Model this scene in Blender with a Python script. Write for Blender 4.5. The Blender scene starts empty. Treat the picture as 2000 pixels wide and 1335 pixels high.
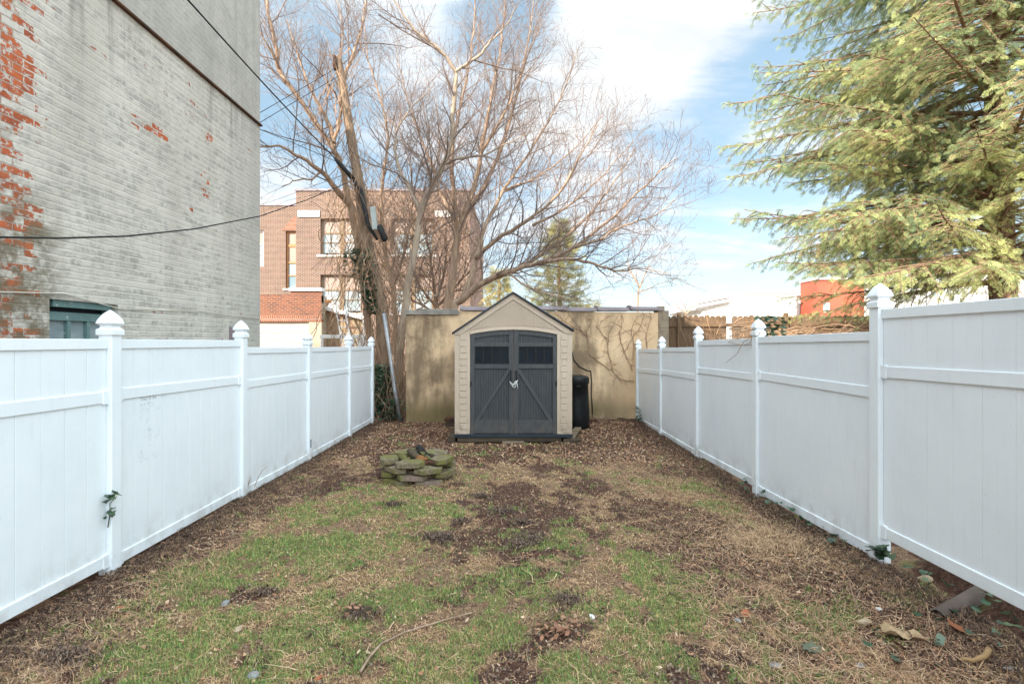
import bpy, math, random
import numpy as np
from mathutils import Vector, Matrix

RNG = random.Random(7)
NP = np.random.default_rng(11)
scene = bpy.context.scene
COL = scene.collection
H = 1.8            # eye height
R = math.radians

def at(px, py, Y):
    """point on the photo at distance Y, in metres"""
    return Vector(((px - 1000.0) * Y / 1000.0, Y, H + (665.0 - py) * Y / 1000.0))

# ------------------------------------------------------------------ objects
def tag(o, label=None, cat=None, group=None, kind=None):
    if label: o["label"] = label
    if cat: o["category"] = cat
    if group: o["group"] = group
    if kind: o["kind"] = kind
    return o

def thing(name, loc, label, cat, group=None):
    o = bpy.data.objects.new(name, None)
    o.empty_display_size = 0.2
    o.location = loc
    COL.objects.link(o)
    return tag(o, label, cat, group)

def root_loc(o):
    v = Vector((0, 0, 0))
    while o is not None:
        v += o.location
        o = o.parent
    return v

class MB:
    def __init__(self):
        self.v = []; self.f = []
    def add(self, vs, fs):
        n = len(self.v)
        self.v.extend([tuple(p) for p in vs])
        self.f.extend([tuple(i + n for i in q) for q in fs])
        return self
    def box(self, x0, x1, y0, y1, z0, z1):
        vs = [(x0,y0,z0),(x1,y0,z0),(x1,y1,z0),(x0,y1,z0),(x0,y0,z1),(x1,y0,z1),(x1,y1,z1),(x0,y1,z1)]
        return self.add(vs, [(0,3,2,1),(4,5,6,7),(0,1,5,4),(1,2,6,5),(2,3,7,6),(3,0,4,7)])
    def obox(self, c, ax, ay, az, sx, sy, sz):
        c = Vector(c); ax = Vector(ax).normalized(); ay = Vector(ay).normalized(); az = Vector(az).normalized()
        vs = []
        for k in (-1, 1):
            for (i, j) in ((-1,-1),(1,-1),(1,1),(-1,1)):
                vs.append(c + ax*(i*sx/2) + ay*(j*sy/2) + az*(k*sz/2))
        return self.add(vs, [(0,3,2,1),(4,5,6,7),(0,1,5,4),(1,2,6,5),(2,3,7,6),(3,0,4,7)])
    def bar(self, a, b, w, h, up=(0,0,1)):
        a = Vector(a); b = Vector(b); d = (b - a)
        L = d.length; d.normalize()
        s = d.cross(Vector(up))
        if s.length < 1e-4: s = d.cross(Vector((0,1,0)))
        s.normalize(); u = s.cross(d)
        return self.obox((a+b)/2, d, s, u, L, w, h)
    def tube(self, pts, rads, n=6, cap=True):
        pts = [Vector(p) for p in pts]
        m = len(pts)
        if not hasattr(rads, '__len__'): rads = [rads]*m
        rads = list(rads) + [rads[-1]]*(m-len(rads))
        base = len(self.v); ref = None
        for i in range(m):
            d = pts[min(i+1, m-1)] - pts[max(i-1, 0)]
            if d.length < 1e-9: d = Vector((0,0,1))
            d.normalize()
            if ref is None:
                ref = d.cross(Vector((0.3, 0.2, 1.0)))
                if ref.length < 1e-3: ref = d.cross(Vector((1, 0, 0)))
            ref = ref - d*ref.dot(d)
            if ref.length < 1e-6: ref = d.orthogonal()
            ref.normalize(); b2 = d.cross(ref)
            for k in range(n):
                a = 2*math.pi*k/n
                p = pts[i] + (ref*math.cos(a) + b2*math.sin(a))*rads[i]
                self.v.append((p.x, p.y, p.z))
        for i in range(m-1):
            for k in range(n):
                k2 = (k+1) % n
                self.f.append((base+i*n+k, base+i*n+k2, base+(i+1)*n+k2, base+(i+1)*n+k))
        if cap:
            self.f.append(tuple(base+k for k in range(n))[::-1])
            self.f.append(tuple(base+(m-1)*n+k for k in range(n)))
        return self
    def loft(self, rings, cap=True):
        n = len(rings[0]); base = len(self.v)
        for r in rings: self.v.extend([tuple(p) for p in r])
        for i in range(len(rings)-1):
            for k in range(n):
                k2 = (k+1) % n
                self.f.append((base+i*n+k, base+i*n+k2, base+(i+1)*n+k2, base+(i+1)*n+k))
        if cap:
            self.f.append(tuple(base+k for k in range(n))[::-1])
            self.f.append(tuple(base+(len(rings)-1)*n+k for k in range(n)))
        return self
    def lathe(self, prof, cx, cy, n=20):
        rings = [[(cx+r*math.cos(2*math.pi*k/n), cy+r*math.sin(2*math.pi*k/n), z) for k in range(n)] for r, z in prof]
        return self.loft(rings)
    def prism(self, poly, y0, y1):
        """poly: list of (x,z); extruded along Y"""
        n = len(poly)
        vs = [(x, y0, z) for x, z in poly] + [(x, y1, z) for x, z in poly]
        fs = [tuple(range(n)), tuple(range(2*n-1, n-1, -1))]
        fs += [(k, (k+1) % n, n+(k+1) % n, n+k) for k in range(n)]
        return self.add(vs, fs)
    def wall(self, o, u, v, U, V, holes, nrm, depth):
        """a wall face with openings: reveals run back by depth"""
        o = Vector(o); u = Vector(u); v = Vector(v); nrm = Vector(nrm)
        us = sorted(set([U[0], U[1]] + [h[0] for h in holes] + [h[1] for h in holes]))
        vs = sorted(set([V[0], V[1]] + [h[2] for h in holes] + [h[3] for h in holes]))
        us = [a for a in us if U[0] <= a <= U[1]]; vs = [a for a in vs if V[0] <= a <= V[1]]
        for i in range(len(us)-1):
            for j in range(len(vs)-1):
                cu = (us[i]+us[i+1])/2; cv = (vs[j]+vs[j+1])/2
                if any(h[0] < cu < h[1] and h[2] < cv < h[3] for h in holes): continue
                self.add([o+u*us[i]+v*vs[j], o+u*us[i+1]+v*vs[j], o+u*us[i+1]+v*vs[j+1], o+u*us[i]+v*vs[j+1]], [(0,1,2,3)])
        for h in holes:
            c = [o+u*h[0]+v*h[2], o+u*h[1]+v*h[2], o+u*h[1]+v*h[3], o+u*h[0]+v*h[3]]
            b = [p - nrm*depth for p in c]
            for k in range(4):
                self.add([c[k], c[(k+1) % 4], b[(k+1) % 4], b[k]], [(0,1,2,3)])
        return self
    def build(self, name, mat, parent=None, smooth=False, bevel=0, fix=True):
        L = root_loc(parent) if parent is not None else Vector((0,0,0))
        me = bpy.data.meshes.new(name)
        me.from_pydata([(x-L.x, y-L.y, z-L.z) for x, y, z in self.v], [], self.f)
        if fix:
            import bmesh
            bm = bmesh.new(); bm.from_mesh(me)
            bmesh.ops.recalc_face_normals(bm, faces=bm.faces); bm.to_mesh(me); bm.free()
        if smooth:
            me.polygons.foreach_set('use_smooth', [True]*len(me.polygons))
        me.materials.append(mat)
        o = bpy.data.objects.new(name, me)
        COL.objects.link(o)
        if parent is not None: o.parent = parent
        if bevel:
            m = o.modifiers.new('Bevel', 'BEVEL'); m.width = bevel; m.segments = 2
            m.limit_method = 'ANGLE'; m.angle_limit = R(40)
        return o
    def top(self, name, mat, label, cat, group=None, smooth=False, bevel=0, kind=None):
        """a thing that is one mesh: origin at the middle of its base"""
        xs = [p[0] for p in self.v]; ys = [p[1] for p in self.v]; zs = [p[2] for p in self.v]
        c = ((min(xs)+max(xs))/2, (min(ys)+max(ys))/2, min(zs))
        self.v = [(x-c[0], y-c[1], z-c[2]) for x, y, z in self.v]
        o = self.build(name, mat, None, smooth, bevel)
        o.location = c
        return tag(o, label, cat, group, kind)

def big_mesh(name, V, F, mat, tint=None, parent=None, loc=None):
    """numpy mesh: V (n,3), F (m,k) all the same size, tint (n,3)"""
    L = np.array(loc if loc is not None else (root_loc(parent) if parent is not None else (0,0,0)), dtype=np.float64)
    me = bpy.data.meshes.new(name)
    n = len(V); m, k = F.shape
    me.vertices.add(n); me.vertices.foreach_set('co', (V - L).astype(np.float32).ravel())
    me.loops.add(m*k); me.loops.foreach_set('vertex_index', F.astype(np.int32).ravel())
    me.polygons.add(m)
    me.polygons.foreach_set('loop_start', np.arange(0, m*k, k, dtype=np.int32))
    me.update(calc_edges=True)
    if tint is not None:
        a = me.color_attributes.new('tint', 'FLOAT_COLOR', 'POINT')
        c = np.ones((n, 4), dtype=np.float32); c[:, :3] = tint
        a.data.foreach_set('color', c.ravel())
    me.materials.append(mat)
    o = bpy.data.objects.new(name, me); COL.objects.link(o)
    if parent is not None: o.parent = parent
    elif loc is not None: o.location = loc
    return o

# ------------------------------------------------------------------ noise
def vnoise(x, y, seed=0):
    xi = np.floor(x).astype(np.int64); yi = np.floor(y).astype(np.int64)
    fx = x - xi; fy = y - yi
    fx = fx*fx*(3-2*fx); fy = fy*fy*(3-2*fy)
    def h(a, b):
        n = (a*374761393 + b*668265263 + seed*1442695041) & 0xFFFFFFFF
        n = ((n ^ (n >> 13))*1274126177) & 0xFFFFFFFF
        n = n ^ (n >> 16)
        return (n & 0xFFFF)/65535.0
    return (h(xi, yi)*(1-fx)+h(xi+1, yi)*fx)*(1-fy) + (h(xi, yi+1)*(1-fx)+h(xi+1, yi+1)*fx)*fy
def fbm(x, y, s, oct=4, seed=0):
    t = np.zeros_like(x, dtype=np.float64); a = 1.0; tot = 0
    for k in range(oct):
        t += a*vnoise(x*s*2**k + 17.3*k, y*s*2**k - 9.1*k, seed+k); tot += a; a *= 0.55
    return t/tot
def sstep(a, b, x):
    t = np.clip((x-a)/(b-a), 0, 1); return t*t*(3-2*t)

# ------------------------------------------------------------------ materials
class NT:
    def __init__(self, name):
        self.m = bpy.data.materials.new(name); self.m.use_nodes = True
        self.t = self.m.node_tree; self.b = self.t.nodes['Principled BSDF']
        self.out = self.t.nodes['Material Output']
    def n(self, typ, props=None, **ins):
        nd = self.t.nodes.new(typ)
        for k, v in (props or {}).items(): setattr(nd, k, v)
        for k, v in ins.items(): self.set(nd, k.replace('_', ' '), v)
        return nd
    def set(self, nd, key, v):
        s = nd.inputs[key] if not key.isdigit() else nd.inputs[int(key)]
        if isinstance(v, bpy.types.NodeSocket): self.t.links.new(v, s)
        elif isinstance(v, bpy.types.Node): self.t.links.new(v.outputs[0], s)
        else:
            if s.type == 'RGBA' and len(v) == 3: v = (*v, 1)
            s.default_value = v
    def math(self, op, a, b=0.0, clamp=False):
        nd = self.t.nodes.new('ShaderNodeMath'); nd.operation = op; nd.use_clamp = clamp
        self.set(nd, '0', a); self.set(nd, '1', b)
        return nd.outputs[0]
    def mix(self, f, a, b, typ='MIX'):
        nd = self.t.nodes.new('ShaderNodeMix'); nd.data_type = 'RGBA'; nd.blend_type = typ
        self.set(nd, '0', f); self.set(nd, '6', a); self.set(nd, '7', b)
        return nd.outputs[2]
    def coord(self, scale=(1,1,1), swap=None):
        tc = self.t.nodes.new('ShaderNodeTexCoord').outputs['Object']
        if swap:
            sp = self.n('ShaderNodeSeparateXYZ', Vector=tc); cb = self.t.nodes.new('ShaderNodeCombineXYZ')
            for i, a in enumerate(swap): self.t.links.new(sp.outputs['XYZ'.index(a)], cb.inputs[i])
            tc = cb.outputs[0]
        mp = self.n('ShaderNodeMapping', Vector=tc, Scale=scale)
        return mp.outputs[0]
    def noise(self, vec, scale, detail=4, rough=0.55, dist=0.0):
        return self.n('ShaderNodeTexNoise', Vector=vec, Scale=scale, Detail=float(detail), Roughness=rough, Distortion=dist).outputs['Fac']
    def ramp(self, f, a, b, c0=(0,0,0), c1=(1,1,1)):
        nd = self.t.nodes.new('ShaderNodeMapRange'); nd.interpolation_type = 'SMOOTHSTEP'
        self.set(nd, '0', f); self.set(nd, '1', a); self.set(nd, '2', b)
        return nd.outputs[0]
    def sep(self, vec):
        return self.n('ShaderNodeSeparateXYZ', Vector=vec).outputs
    def bump(self, h, strength=0.3, dist=0.01):
        self.set(self.b, 'Normal', self.n('ShaderNodeBump', Strength=strength, Distance=dist, Height=h).outputs[0])
    def done(self, col=None, rough=0.7, spec=0.3, metal=0.0):
        if col is not None: self.set(self.b, 'Base Color', col)
        self.set(self.b, 'Roughness', rough); self.set(self.b, 'Specular IOR Level', spec); self.set(self.b, 'Metallic', metal)
        return self.m

def simple(name, a, b, scale=6.0, rough=0.7, spec=0.3, metal=0.0, bump=0.0, stretch=(1,1,1), bscale=None, bdist=0.005):
    """two-tone noisy material"""
    N = NT(name); c = N.coord(stretch)
    f = N.ramp(N.noise(c, scale, 5, 0.6), 0.3, 0.7)
    if bump: N.bump(N.noise(c, bscale or scale*6, 4, 0.6), bump, bdist)
    return N.done(N.mix(f, a, b), rough, spec, metal)

M = {}
def make_vinyl():
    N = NT('white_vinyl'); c = N.coord()
    f = N.noise(c, 1.1, 5, 0.65); sm = N.noise(N.coord((8, 8, .7)), 3.0, 4, .6)
    col = N.mix(N.ramp(f, .35, .75), (.80,.845,.87), (.74,.79,.82))
    col = N.mix(N.math('MULTIPLY', N.ramp(sm, .52, .8), .16), col, (.52,.53,.50))
    z = N.sep(N.coord())[2]
    low = N.math('MULTIPLY', N.math('SUBTRACT', 1.0, N.ramp(z, .0, .42)), N.ramp(N.noise(c, 5, 5, .65), .42, .7))
    col = N.mix(N.math('MULTIPLY', low, .55), col, (.36,.33,.28))
    sp = N.ramp(N.noise(c, 42, 2, .5), .72, .78)
    col = N.mix(N.math('MULTIPLY', sp, .25), col, (.35,.34,.3))
    N.bump(N.noise(N.coord((1,1,.3)), 3, 3), .05, .01)
    return N.done(col, N.ramp(f, -.4, 1.6), .35)
M['vinyl'] = make_vinyl()

def make_painted_brick():
    N = NT('painted_brick')
    base = N.coord((1,1,1), 'YZX')
    wob = N.n('ShaderNodeTexNoise', Vector=base, Scale=9.0, Detail=3.0).outputs['Color']
    w2 = N.n('ShaderNodeVectorMath', {'operation':'SUBTRACT'}); N.set(w2, '0', wob); w2.inputs[1].default_value = (.5,.5,.5)
    w3 = N.n('ShaderNodeVectorMath', {'operation':'SCALE'}); N.set(w3, '0', w2.outputs[0]); w3.inputs['Scale'].default_value = .024
    ad = N.n('ShaderNodeVectorMath', {'operation':'ADD'}); N.set(ad, '0', base); N.set(ad, '1', w3.outputs[0])
    br = N.n('ShaderNodeTexBrick', {'offset':.5}, Vector=ad.outputs[0], Color1=(0,0,0), Color2=(1,1,1), Mortar=(.5,.5,.5), Scale=1.0)
    br.inputs['Mortar Size'].default_value = .007; br.inputs['Mortar Smooth'].default_value = .4
    br.inputs['Brick Width'].default_value = .205; br.inputs['Row Height'].default_value = .071; br.inputs['Bias'].default_value = 0
    rnd = br.outputs['Color']; mort = br.outputs['Fac']
    row = N.math('FRACT', N.math('DIVIDE', N.sep(ad.outputs[0])[1], .071))
    hl = N.math('MAXIMUM', N.math('SUBTRACT', 1.0, N.ramp(row, .02, .20)), N.ramp(row, .84, 1.0))
    hl = N.math('MAXIMUM', hl, N.math('MULTIPLY', mort, .55))
    s = N.sep(base); y = s[0]; z = s[1]
    n1 = N.noise(base, .9, 4, .6); n2 = N.noise(base, 14, 4, .65); n3 = N.noise(N.coord((1,.25,1), 'YZX'), 1.6, 5, .62)
    hor = N.noise(N.coord((.75, 3.4, 1), 'YZX'), 2.4, 6, .68)
    # where the paint has gone: mostly the near end, some small spots further on
    edge = N.math('SUBTRACT', 1.0, N.ramp(y, 4.42, 5.02))
    thr = N.math('ADD', N.math('MULTIPLY', edge, .62), N.math('MULTIPLY', n1, .75))
    thr = N.math('ADD', thr, N.math('MULTIPLY', N.math('SUBTRACT', n2, .5), .8))
    thr = N.math('ADD', thr, N.math('MULTIPLY', rnd, .75))
    bare = N.ramp(thr, 1.20, 1.27)
    def spot(cy, cz, ry, rz):
        a = N.math('POWER', N.math('DIVIDE', N.math('SUBTRACT', y, cy), ry), 2.0)
        b = N.math('POWER', N.math('DIVIDE', N.math('SUBTRACT', z, cz), rz), 2.0)
        return N.math('ADD', a, b)
    for cy, cz, ry, rz in ((6.2,4.36,.42,.10),(7.35,4.05,.16,.17),(7.05,3.62,.07,.05),(5.3,5.75,.18,.10),(7.45,4.74,.09,.07)):
        q = N.math('ADD', spot(cy, cz, ry, rz), N.math('MULTIPLY', N.math('SUBTRACT', rnd, .2), 2.4))
        q = N.math('ADD', q, N.math('MULTIPLY', N.math('SUBTRACT', n2, .5), 1.6))
        bare = N.math('MAXIMUM', bare, N.math('SUBTRACT', 1.0, N.ramp(q, .75, .95)))
    bare = N.math('MULTIPLY', bare, N.math('SUBTRACT', 1.0, N.ramp(z, 5.45, 5.56)))
    red = N.mix(N.ramp(N.noise(base, 7, 4, .6), .35, .7), (.50,.135,.055), (.30,.085,.045))
    red = N.mix(N.math('MULTIPLY', mort, .85), red, (.36,.33,.28))
    red = N.mix(N.ramp(N.noise(base, 17, 5, .7), .53, .60), red, (.50,.47,.42))
    paint = N.mix(N.ramp(n3, .35, .7), (.60,.562,.49), (.485,.45,.385))
    paint = N.mix(N.math('MULTIPLY', N.math('MULTIPLY', N.ramp(N.math('ADD', N.math('MULTIPLY', hor, .6), N.math('MULTIPLY', n2, .4)), .45, .62), .72), N.math('SUBTRACT', 1.0, N.math('MULTIPLY', hl, .7))), paint, (.29,.275,.24))
    paint = N.mix(N.math('MULTIPLY', N.ramp(rnd, .62, 1.0), N.math('MULTIPLY', N.ramp(n2, .4, .65), .75)), paint, (.33,.315,.28))
    paint = N.mix(N.math('MULTIPLY', hl, N.math('MULTIPLY', N.ramp(n2, .35, .65), .28)), paint, (.70,.70,.67))
    # black run-off stains under the ledge and in vertical streaks
    streak = N.noise(N.coord((2.6,.10,1), 'YZX'), 1.7, 5, .6)
    und = N.math('MULTIPLY', N.ramp(z, 4.6, 5.52), N.math('SUBTRACT', 1.0, N.ramp(z, 5.53, 5.56)))
    st = N.math('MULTIPLY', N.ramp(streak, .50, .72), N.math('ADD', N.math('MULTIPLY', und, .75), .12))
    paint = N.mix(st, paint, (.16,.15,.13))
    # upper part and far end: plain grey cement wash
    up = N.math('MAXIMUM', N.ramp(z, 5.54, 5.58), N.math('MULTIPLY', N.ramp(y, 7.6, 8.9), .75))
    cem = N.mix(N.ramp(N.noise(base, 2.1, 6, .7), .3, .7), (.48,.455,.405), (.37,.35,.31))
    cem = N.mix(N.math('MULTIPLY', N.ramp(streak, .48, .75), .45), cem, (.24,.225,.2))
    cem = N.mix(N.math('MULTIPLY', N.ramp(n2, .45, .7), .55), cem, (.30,.285,.255))
    cem = N.mix(N.math('MULTIPLY', hl, .22), cem, (.56,.545,.51))
    cem = N.mix(N.math('MULTIPLY', N.ramp(N.noise(base, 30, 4, .7), .60, .68), .5), cem, (.24,.215,.19))
    paint = N.mix(up, paint, cem)
    # damp moss at the near foot
    moss = N.math('MULTIPLY', N.math('SUBTRACT', 1.0, N.ramp(y, 4.75, 5.15)), N.math('SUBTRACT', 1.0, N.ramp(z, 2.7, 3.4)))
    col = N.mix(bare, paint, red)
    col = N.mix(N.math('MULTIPLY', N.math('MULTIPLY', moss, N.ramp(N.noise(base, 5.5, 5, .68), .38, .60)), .88), col, (.15,.125,.08))
    h = N.math('ADD', N.math('MULTIPLY', N.mix(bare, hl, mort), -.75), N.math('MULTIPLY', n2, .9))
    h = N.math('ADD', h, N.math('MULTIPLY', N.noise(base, 40, 3, .6), .25))
    h = N.math('ADD', h, N.math('MULTIPLY', bare, -.35))
    h = N.math('MULTIPLY', h, N.math('SUBTRACT', 1.0, N.math('MULTIPLY', up, .55)))
    N.bump(h, .55, .009)
    return N.done(col, .9, .15)
M['painted_brick'] = make_painted_brick()

def make_brick(name, c1, c2, mortar, scale_y='XZY', bw=.21, rh=.072, dark=(.07,.05,.045), bumpd=.006):
    N = NT(name); base = N.coord((1,1,1), scale_y)
    br = N.n('ShaderNodeTexBrick', {'offset':.5}, Vector=base, Color1=c1, Color2=c2, Mortar=mortar, Scale=1.0)
    br.inputs['Mortar Size'].default_value = .011; br.inputs['Brick Width'].default_value = bw; br.inputs['Row Height'].default_value = rh
    br.inputs['Mortar Smooth'].default_value = .2
    n1 = N.noise(base, .5, 5, .65); n2 = N.noise(base, 9, 3, .6)
    col = N.mix(N.math('MULTIPLY', N.ramp(n1, .45, .75), .35), br.outputs['Color'], dark)
    col = N.mix(N.math('MULTIPLY', N.ramp(n2, .5, .72), .35), col, (c1[0]*1.6, c1[1]*1.6, c1[2]*1.6))
    N.bump(N.math('MULTIPLY', br.outputs['Fac'], -1.0), .6, bumpd)
    return N.done(col, .88, .15)
M['school_brick'] = make_brick('school_brick', (.135,.063,.041), (.075,.037,.027), (.38,.31,.25))
M['side_brick'] = make_brick('school_side_brick', (.27,.125,.085), (.17,.08,.055), (.42,.36,.30), 'YZX')
M['garage_brick'] = make_brick('garage_brick', (.27,.085,.038), (.14,.05,.028), (.22,.18,.15), dark=(.05,.035,.03))
M['soldier'] = make_brick('soldier_brick', (.30,.10,.042), (.2,.065,.032), (.32,.27,.23), bw=.072, rh=.24)

def make_stucco():
    N = NT('stained_stucco'); c = N.coord(); s = N.sep(c)
    n1 = N.noise(c, .9, 6, .65); n2 = N.noise(c, 7, 5, .6); st = N.noise(N.coord((1.5,1.5,.30)), 1.4, 6, .62)
    col = N.mix(N.ramp(n1, .3, .72), (.80,.58,.365), (.66,.46,.28))
    col = N.mix(N.math('MULTIPLY', N.ramp(n2, .45, .75), .35), col, (.68,.56,.40))
    lef = N.math('SUBTRACT', 1.0, N.ramp(s[0], .9, 2.3))     # left third weathered
    dark = N.math('MULTIPLY', N.ramp(N.math('ADD', N.math('MULTIPLY', st, .55), N.math('MULTIPLY', n1, .45)), .42, .60), N.math('ADD', N.math('MULTIPLY', lef, .78), .10))
    col = N.mix(dark, col, (.17,.125,.08))
    low = N.math('SUBTRACT', 1.0, N.ramp(N.math('ADD', s[2], N.math('MULTIPLY', n1, .7)), .55, 1.05))
    col = N.mix(N.math('MULTIPLY', low, N.math('ADD', N.math('MULTIPLY', lef, .5), .35)), col, (.16,.125,.055))
    rust = N.math('MULTIPLY', N.math('SUBTRACT', 1.0, N.ramp(N.math('ADD', s[2], n2), .6, 1.3)), N.ramp(s[0], 3.6, 4.6))
    col = N.mix(N.math('MULTIPLY', rust, .7), col, (.45,.22,.08))
    hh = N.math('ADD', N.math('MULTIPLY', N.noise(c, 45, 4, .65), .5), n2)
    N.bump(hh, .5, .012)
    return N.done(col, .92, .12)
M['stucco'] = make_stucco()

M['block'] = simple('grey_block', (.36,.30,.22), (.26,.21,.16), 3, .9, .1, bump=.5, bdist=.01)
M['coping'] = simple('clay_coping', (.27,.22,.23), (.17,.14,.15), 2.5, .45, .4, bump=.2)
M['flashing'] = simple('weathered_flashing', (.32,.29,.25), (.17,.15,.13), 3, .7, .3, bump=.3)
def make_beige():
    N = NT('shed_beige_resin'); c = N.coord(); f = N.noise(c, 1.5, 5, .6)
    col = N.mix(N.ramp(f, .3, .7), (.55,.445,.345), (.48,.385,.295))
    st = N.noise(N.coord((9,9,.8)), 2.0, 5, .65)
    col = N.mix(N.math('MULTIPLY', N.ramp(st, .52, .75), .28), col, (.27,.215,.155))
    low = N.math('MULTIPLY', N.math('SUBTRACT', 1.0, N.ramp(N.sep(c)[2], .0, .38)), N.ramp(N.noise(c, 9, 5, .65), .35, .65))
    col = N.mix(N.math('MULTIPLY', low, .6), col, (.17,.12,.08))
    N.bump(N.noise(c, 120, 3), .1, .003)
    return N.done(col, .6, .3)
M['shed_beige'] = make_beige()
def make_resin_dark():
    N = NT('shed_grey_resin'); c = N.coord((6,1,.6))
    f = N.noise(c, 5, 5, .65); d = N.noise(N.coord(), 2.2, 5, .6)
    col = N.mix(N.ramp(f, .35, .7), (.052,.055,.058), (.068,.071,.075))
    col = N.mix(N.math('MULTIPLY', N.ramp(d, .5, .75), .3), col, (.12,.12,.115))
    low = N.math('MULTIPLY', N.math('SUBTRACT', 1.0, N.ramp(N.sep(N.coord())[2], .0, .40)), N.ramp(N.noise(N.coord(), 9, 5, .65), .38, .68))
    col = N.mix(N.math('MULTIPLY', low, .55), col, (.15,.115,.085))
    N.bump(f, .25, .003)
    return N.done(col, .6, .3)
M['shed_grey'] = make_resin_dark()
M['shed_roof'] = simple('shed_roof_resin', (.014,.02,.028), (.022,.03,.04), 4, .5, .35, bump=.1)
M['glass_dark'] = simple('dark_window', (.006,.010,.015), (.010,.016,.022), 3, .35, .12)
M['black_plastic'] = simple('black_plastic', (.007,.008,.009), (.012,.013,.014), 4, .42, .25, bump=.05)
M['cord'] = simple('white_cord', (.72,.72,.70), (.55,.55,.53), 30, .8, .2)
M['timber'] = simple('weathered_timber', (.105,.08,.055), (.05,.038,.028), 4, .9, .1, bump=.6, stretch=(.5,3,3), bdist=.01)
M['pale_timber'] = simple('pale_timber', (.24,.19,.13), (.15,.115,.08), 4, .9, .1, bump=.5, stretch=(.5,3,3))
def make_fence_wood():
    N = NT('cedar_boards'); c = N.coord((7,7,.8)); f = N.noise(c, 3, 6, .65); g = N.noise(N.coord(), .8, 4, .6)
    col = N.mix(N.ramp(f, .3, .7), (.235,.15,.09), (.12,.078,.05))
    col = N.mix(N.math('MULTIPLY', N.ramp(g, .4, .7), .55), col, (.22,.17,.13))
    N.bump(f, .5, .008)
    return N.done(col, .9, .12)
M['cedar'] = make_fence_wood()
def make_bark(name, a, b, sc=5.0):
    N = NT(name); c = N.coord((2.2,2.2,.45)); f = N.noise(c, sc, 6, .68, .6); g = N.noise(N.coord(), 1.3, 4)
    col = N.mix(N.ramp(f, .32, .68), a, b)
    col = N.mix(N.math('MULTIPLY', N.ramp(g, .5, .75), .4), col, (a[0]*1.35, a[1]*1.3, a[2]*1.2))
    N.bump(f, .7, .02)
    return N.done(col, .9, .12)
M['bark'] = make_bark('grey_brown_bark', (.46,.335,.24), (.22,.155,.11))
M['bark_pale'] = make_bark('smooth_pale_bark', (.42,.335,.25), (.26,.2,.15), 3.5)
M['bark_red'] = make_bark('reddish_bark', (.44,.31,.215), (.22,.145,.10))
M['twig'] = simple('fine_twigs', (.27,.20,.165), (.18,.132,.11), 2, .85, .15)
M['vine'] = simple('dry_vine', (.48,.32,.21), (.30,.195,.13), 2.5, .9, .1)
M['pole'] = make_bark('pole_wood', (.31,.225,.155), (.16,.115,.085), 6)
M['steel'] = simple('galvanised_steel', (.42,.43,.44), (.28,.29,.30), 5, .45, .5, .6, bump=.1)
M['grey_box'] = simple('grey_box_paint', (.42,.46,.44), (.33,.36,.34), 4, .6, .3)
M['rubber'] = simple('black_rubber', (.012,.012,.013), (.022,.021,.02), 6, .6, .3)
M['rust'] = simple('rusted_flashing', (.12,.055,.03), (.055,.035,.028), 5, .85, .2, bump=.4)
def make_green_paint():
    N = NT('peeling_green_paint'); c = N.coord(); f = N.noise(c, 9, 5, .7); g = N.noise(c, 2.5, 4)
    col = N.mix(N.ramp(g, .3, .7), (.10,.17,.165), (.15,.235,.225))
    col = N.mix(N.ramp(f, .60, .66), col, (.52,.53,.50))
    N.bump(f, .5, .006)
    return N.done(col, .75, .25)
M['green_paint'] = make_green_paint()
def make_grimy():
    N = NT('grimy_glass'); f = N.noise(N.coord((1,1,3)), 4, 5, .65)
    col = N.mix(N.ramp(f, .3, .7), (.19,.24,.26), (.30,.35,.36))
    return N.done(col, .3, .5)
M['grimy'] = make_grimy()
M['white_paint'] = simple('white_paint', (.78,.77,.74), (.68,.67,.64), 2, .6, .3)
M['cream_paint'] = simple('cream_door_paint', (.62,.58,.49), (.52,.48,.40), 1.2, .6, .3)
M['beige_render'] = simple('beige_render', (.42,.36,.27), (.32,.27,.2), 1.5, .85, .1)
M['stone'] = simple('pale_stone', (.52,.50,.46), (.40,.38,.35), 2, .85, .2)
M['win_frame'] = simple('tan_window_frame', (.24,.165,.095), (.18,.12,.07), 3, .6, .3)
M['win_frame_orange'] = simple('orange_window_frame', (.42,.22,.09), (.34,.17,.07), 3, .6, .3)
M['blind_pink'] = simple('pale_pink_panel', (.36,.265,.215), (.31,.23,.19), .8, .5, .3)
M['blind_white'] = simple('white_blind_glass', (.33,.35,.35), (.24,.29,.30), .8, .3, .45)
M['pane_blue'] = simple('blue_grey_pane', (.17,.24,.27), (.28,.34,.35), .9, .25, .3)
def make_peel():
    N = NT('peeling_cream_brick'); base = N.coord((1,1,1), 'XZY')
    br = N.n('ShaderNodeTexBrick', {'offset':.5}, Vector=base, Color1=(.25,.1,.06), Color2=(.16,.07,.045), Mortar=(.33,.28,.22), Scale=1.0)
    br.inputs['Mortar Size'].default_value = .01; br.inputs['Brick Width'].default_value = .21; br.inputs['Row Height'].default_value = .072
    f = N.noise(base, 2.4, 6, .72)
    col = N.mix(N.ramp(f, .50, .58), N.mix(N.noise(base, 1.2), (.38,.30,.20), (.26,.19,.12)), br.outputs['Color'])
    return N.done(col, .9, .1)
M['peel'] = make_peel()
def make_siding(name, a, b):
    N = NT(name); c = N.coord(); z = N.sep(c)[2]
    lap = N.math('FRACT', N.math('MULTIPLY', z, 1/.16))
    N.bump(lap, .8, .02)
    return N.done(N.mix(N.ramp(N.noise(c, .5, 4), .3, .7), a, b), .6, .25)
M['white_siding'] = make_siding('white_siding', (.80,.79,.77), (.72,.71,.69))
M['red_siding'] = make_siding('red_siding', (.50,.12,.07), (.42,.095,.06))
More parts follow.
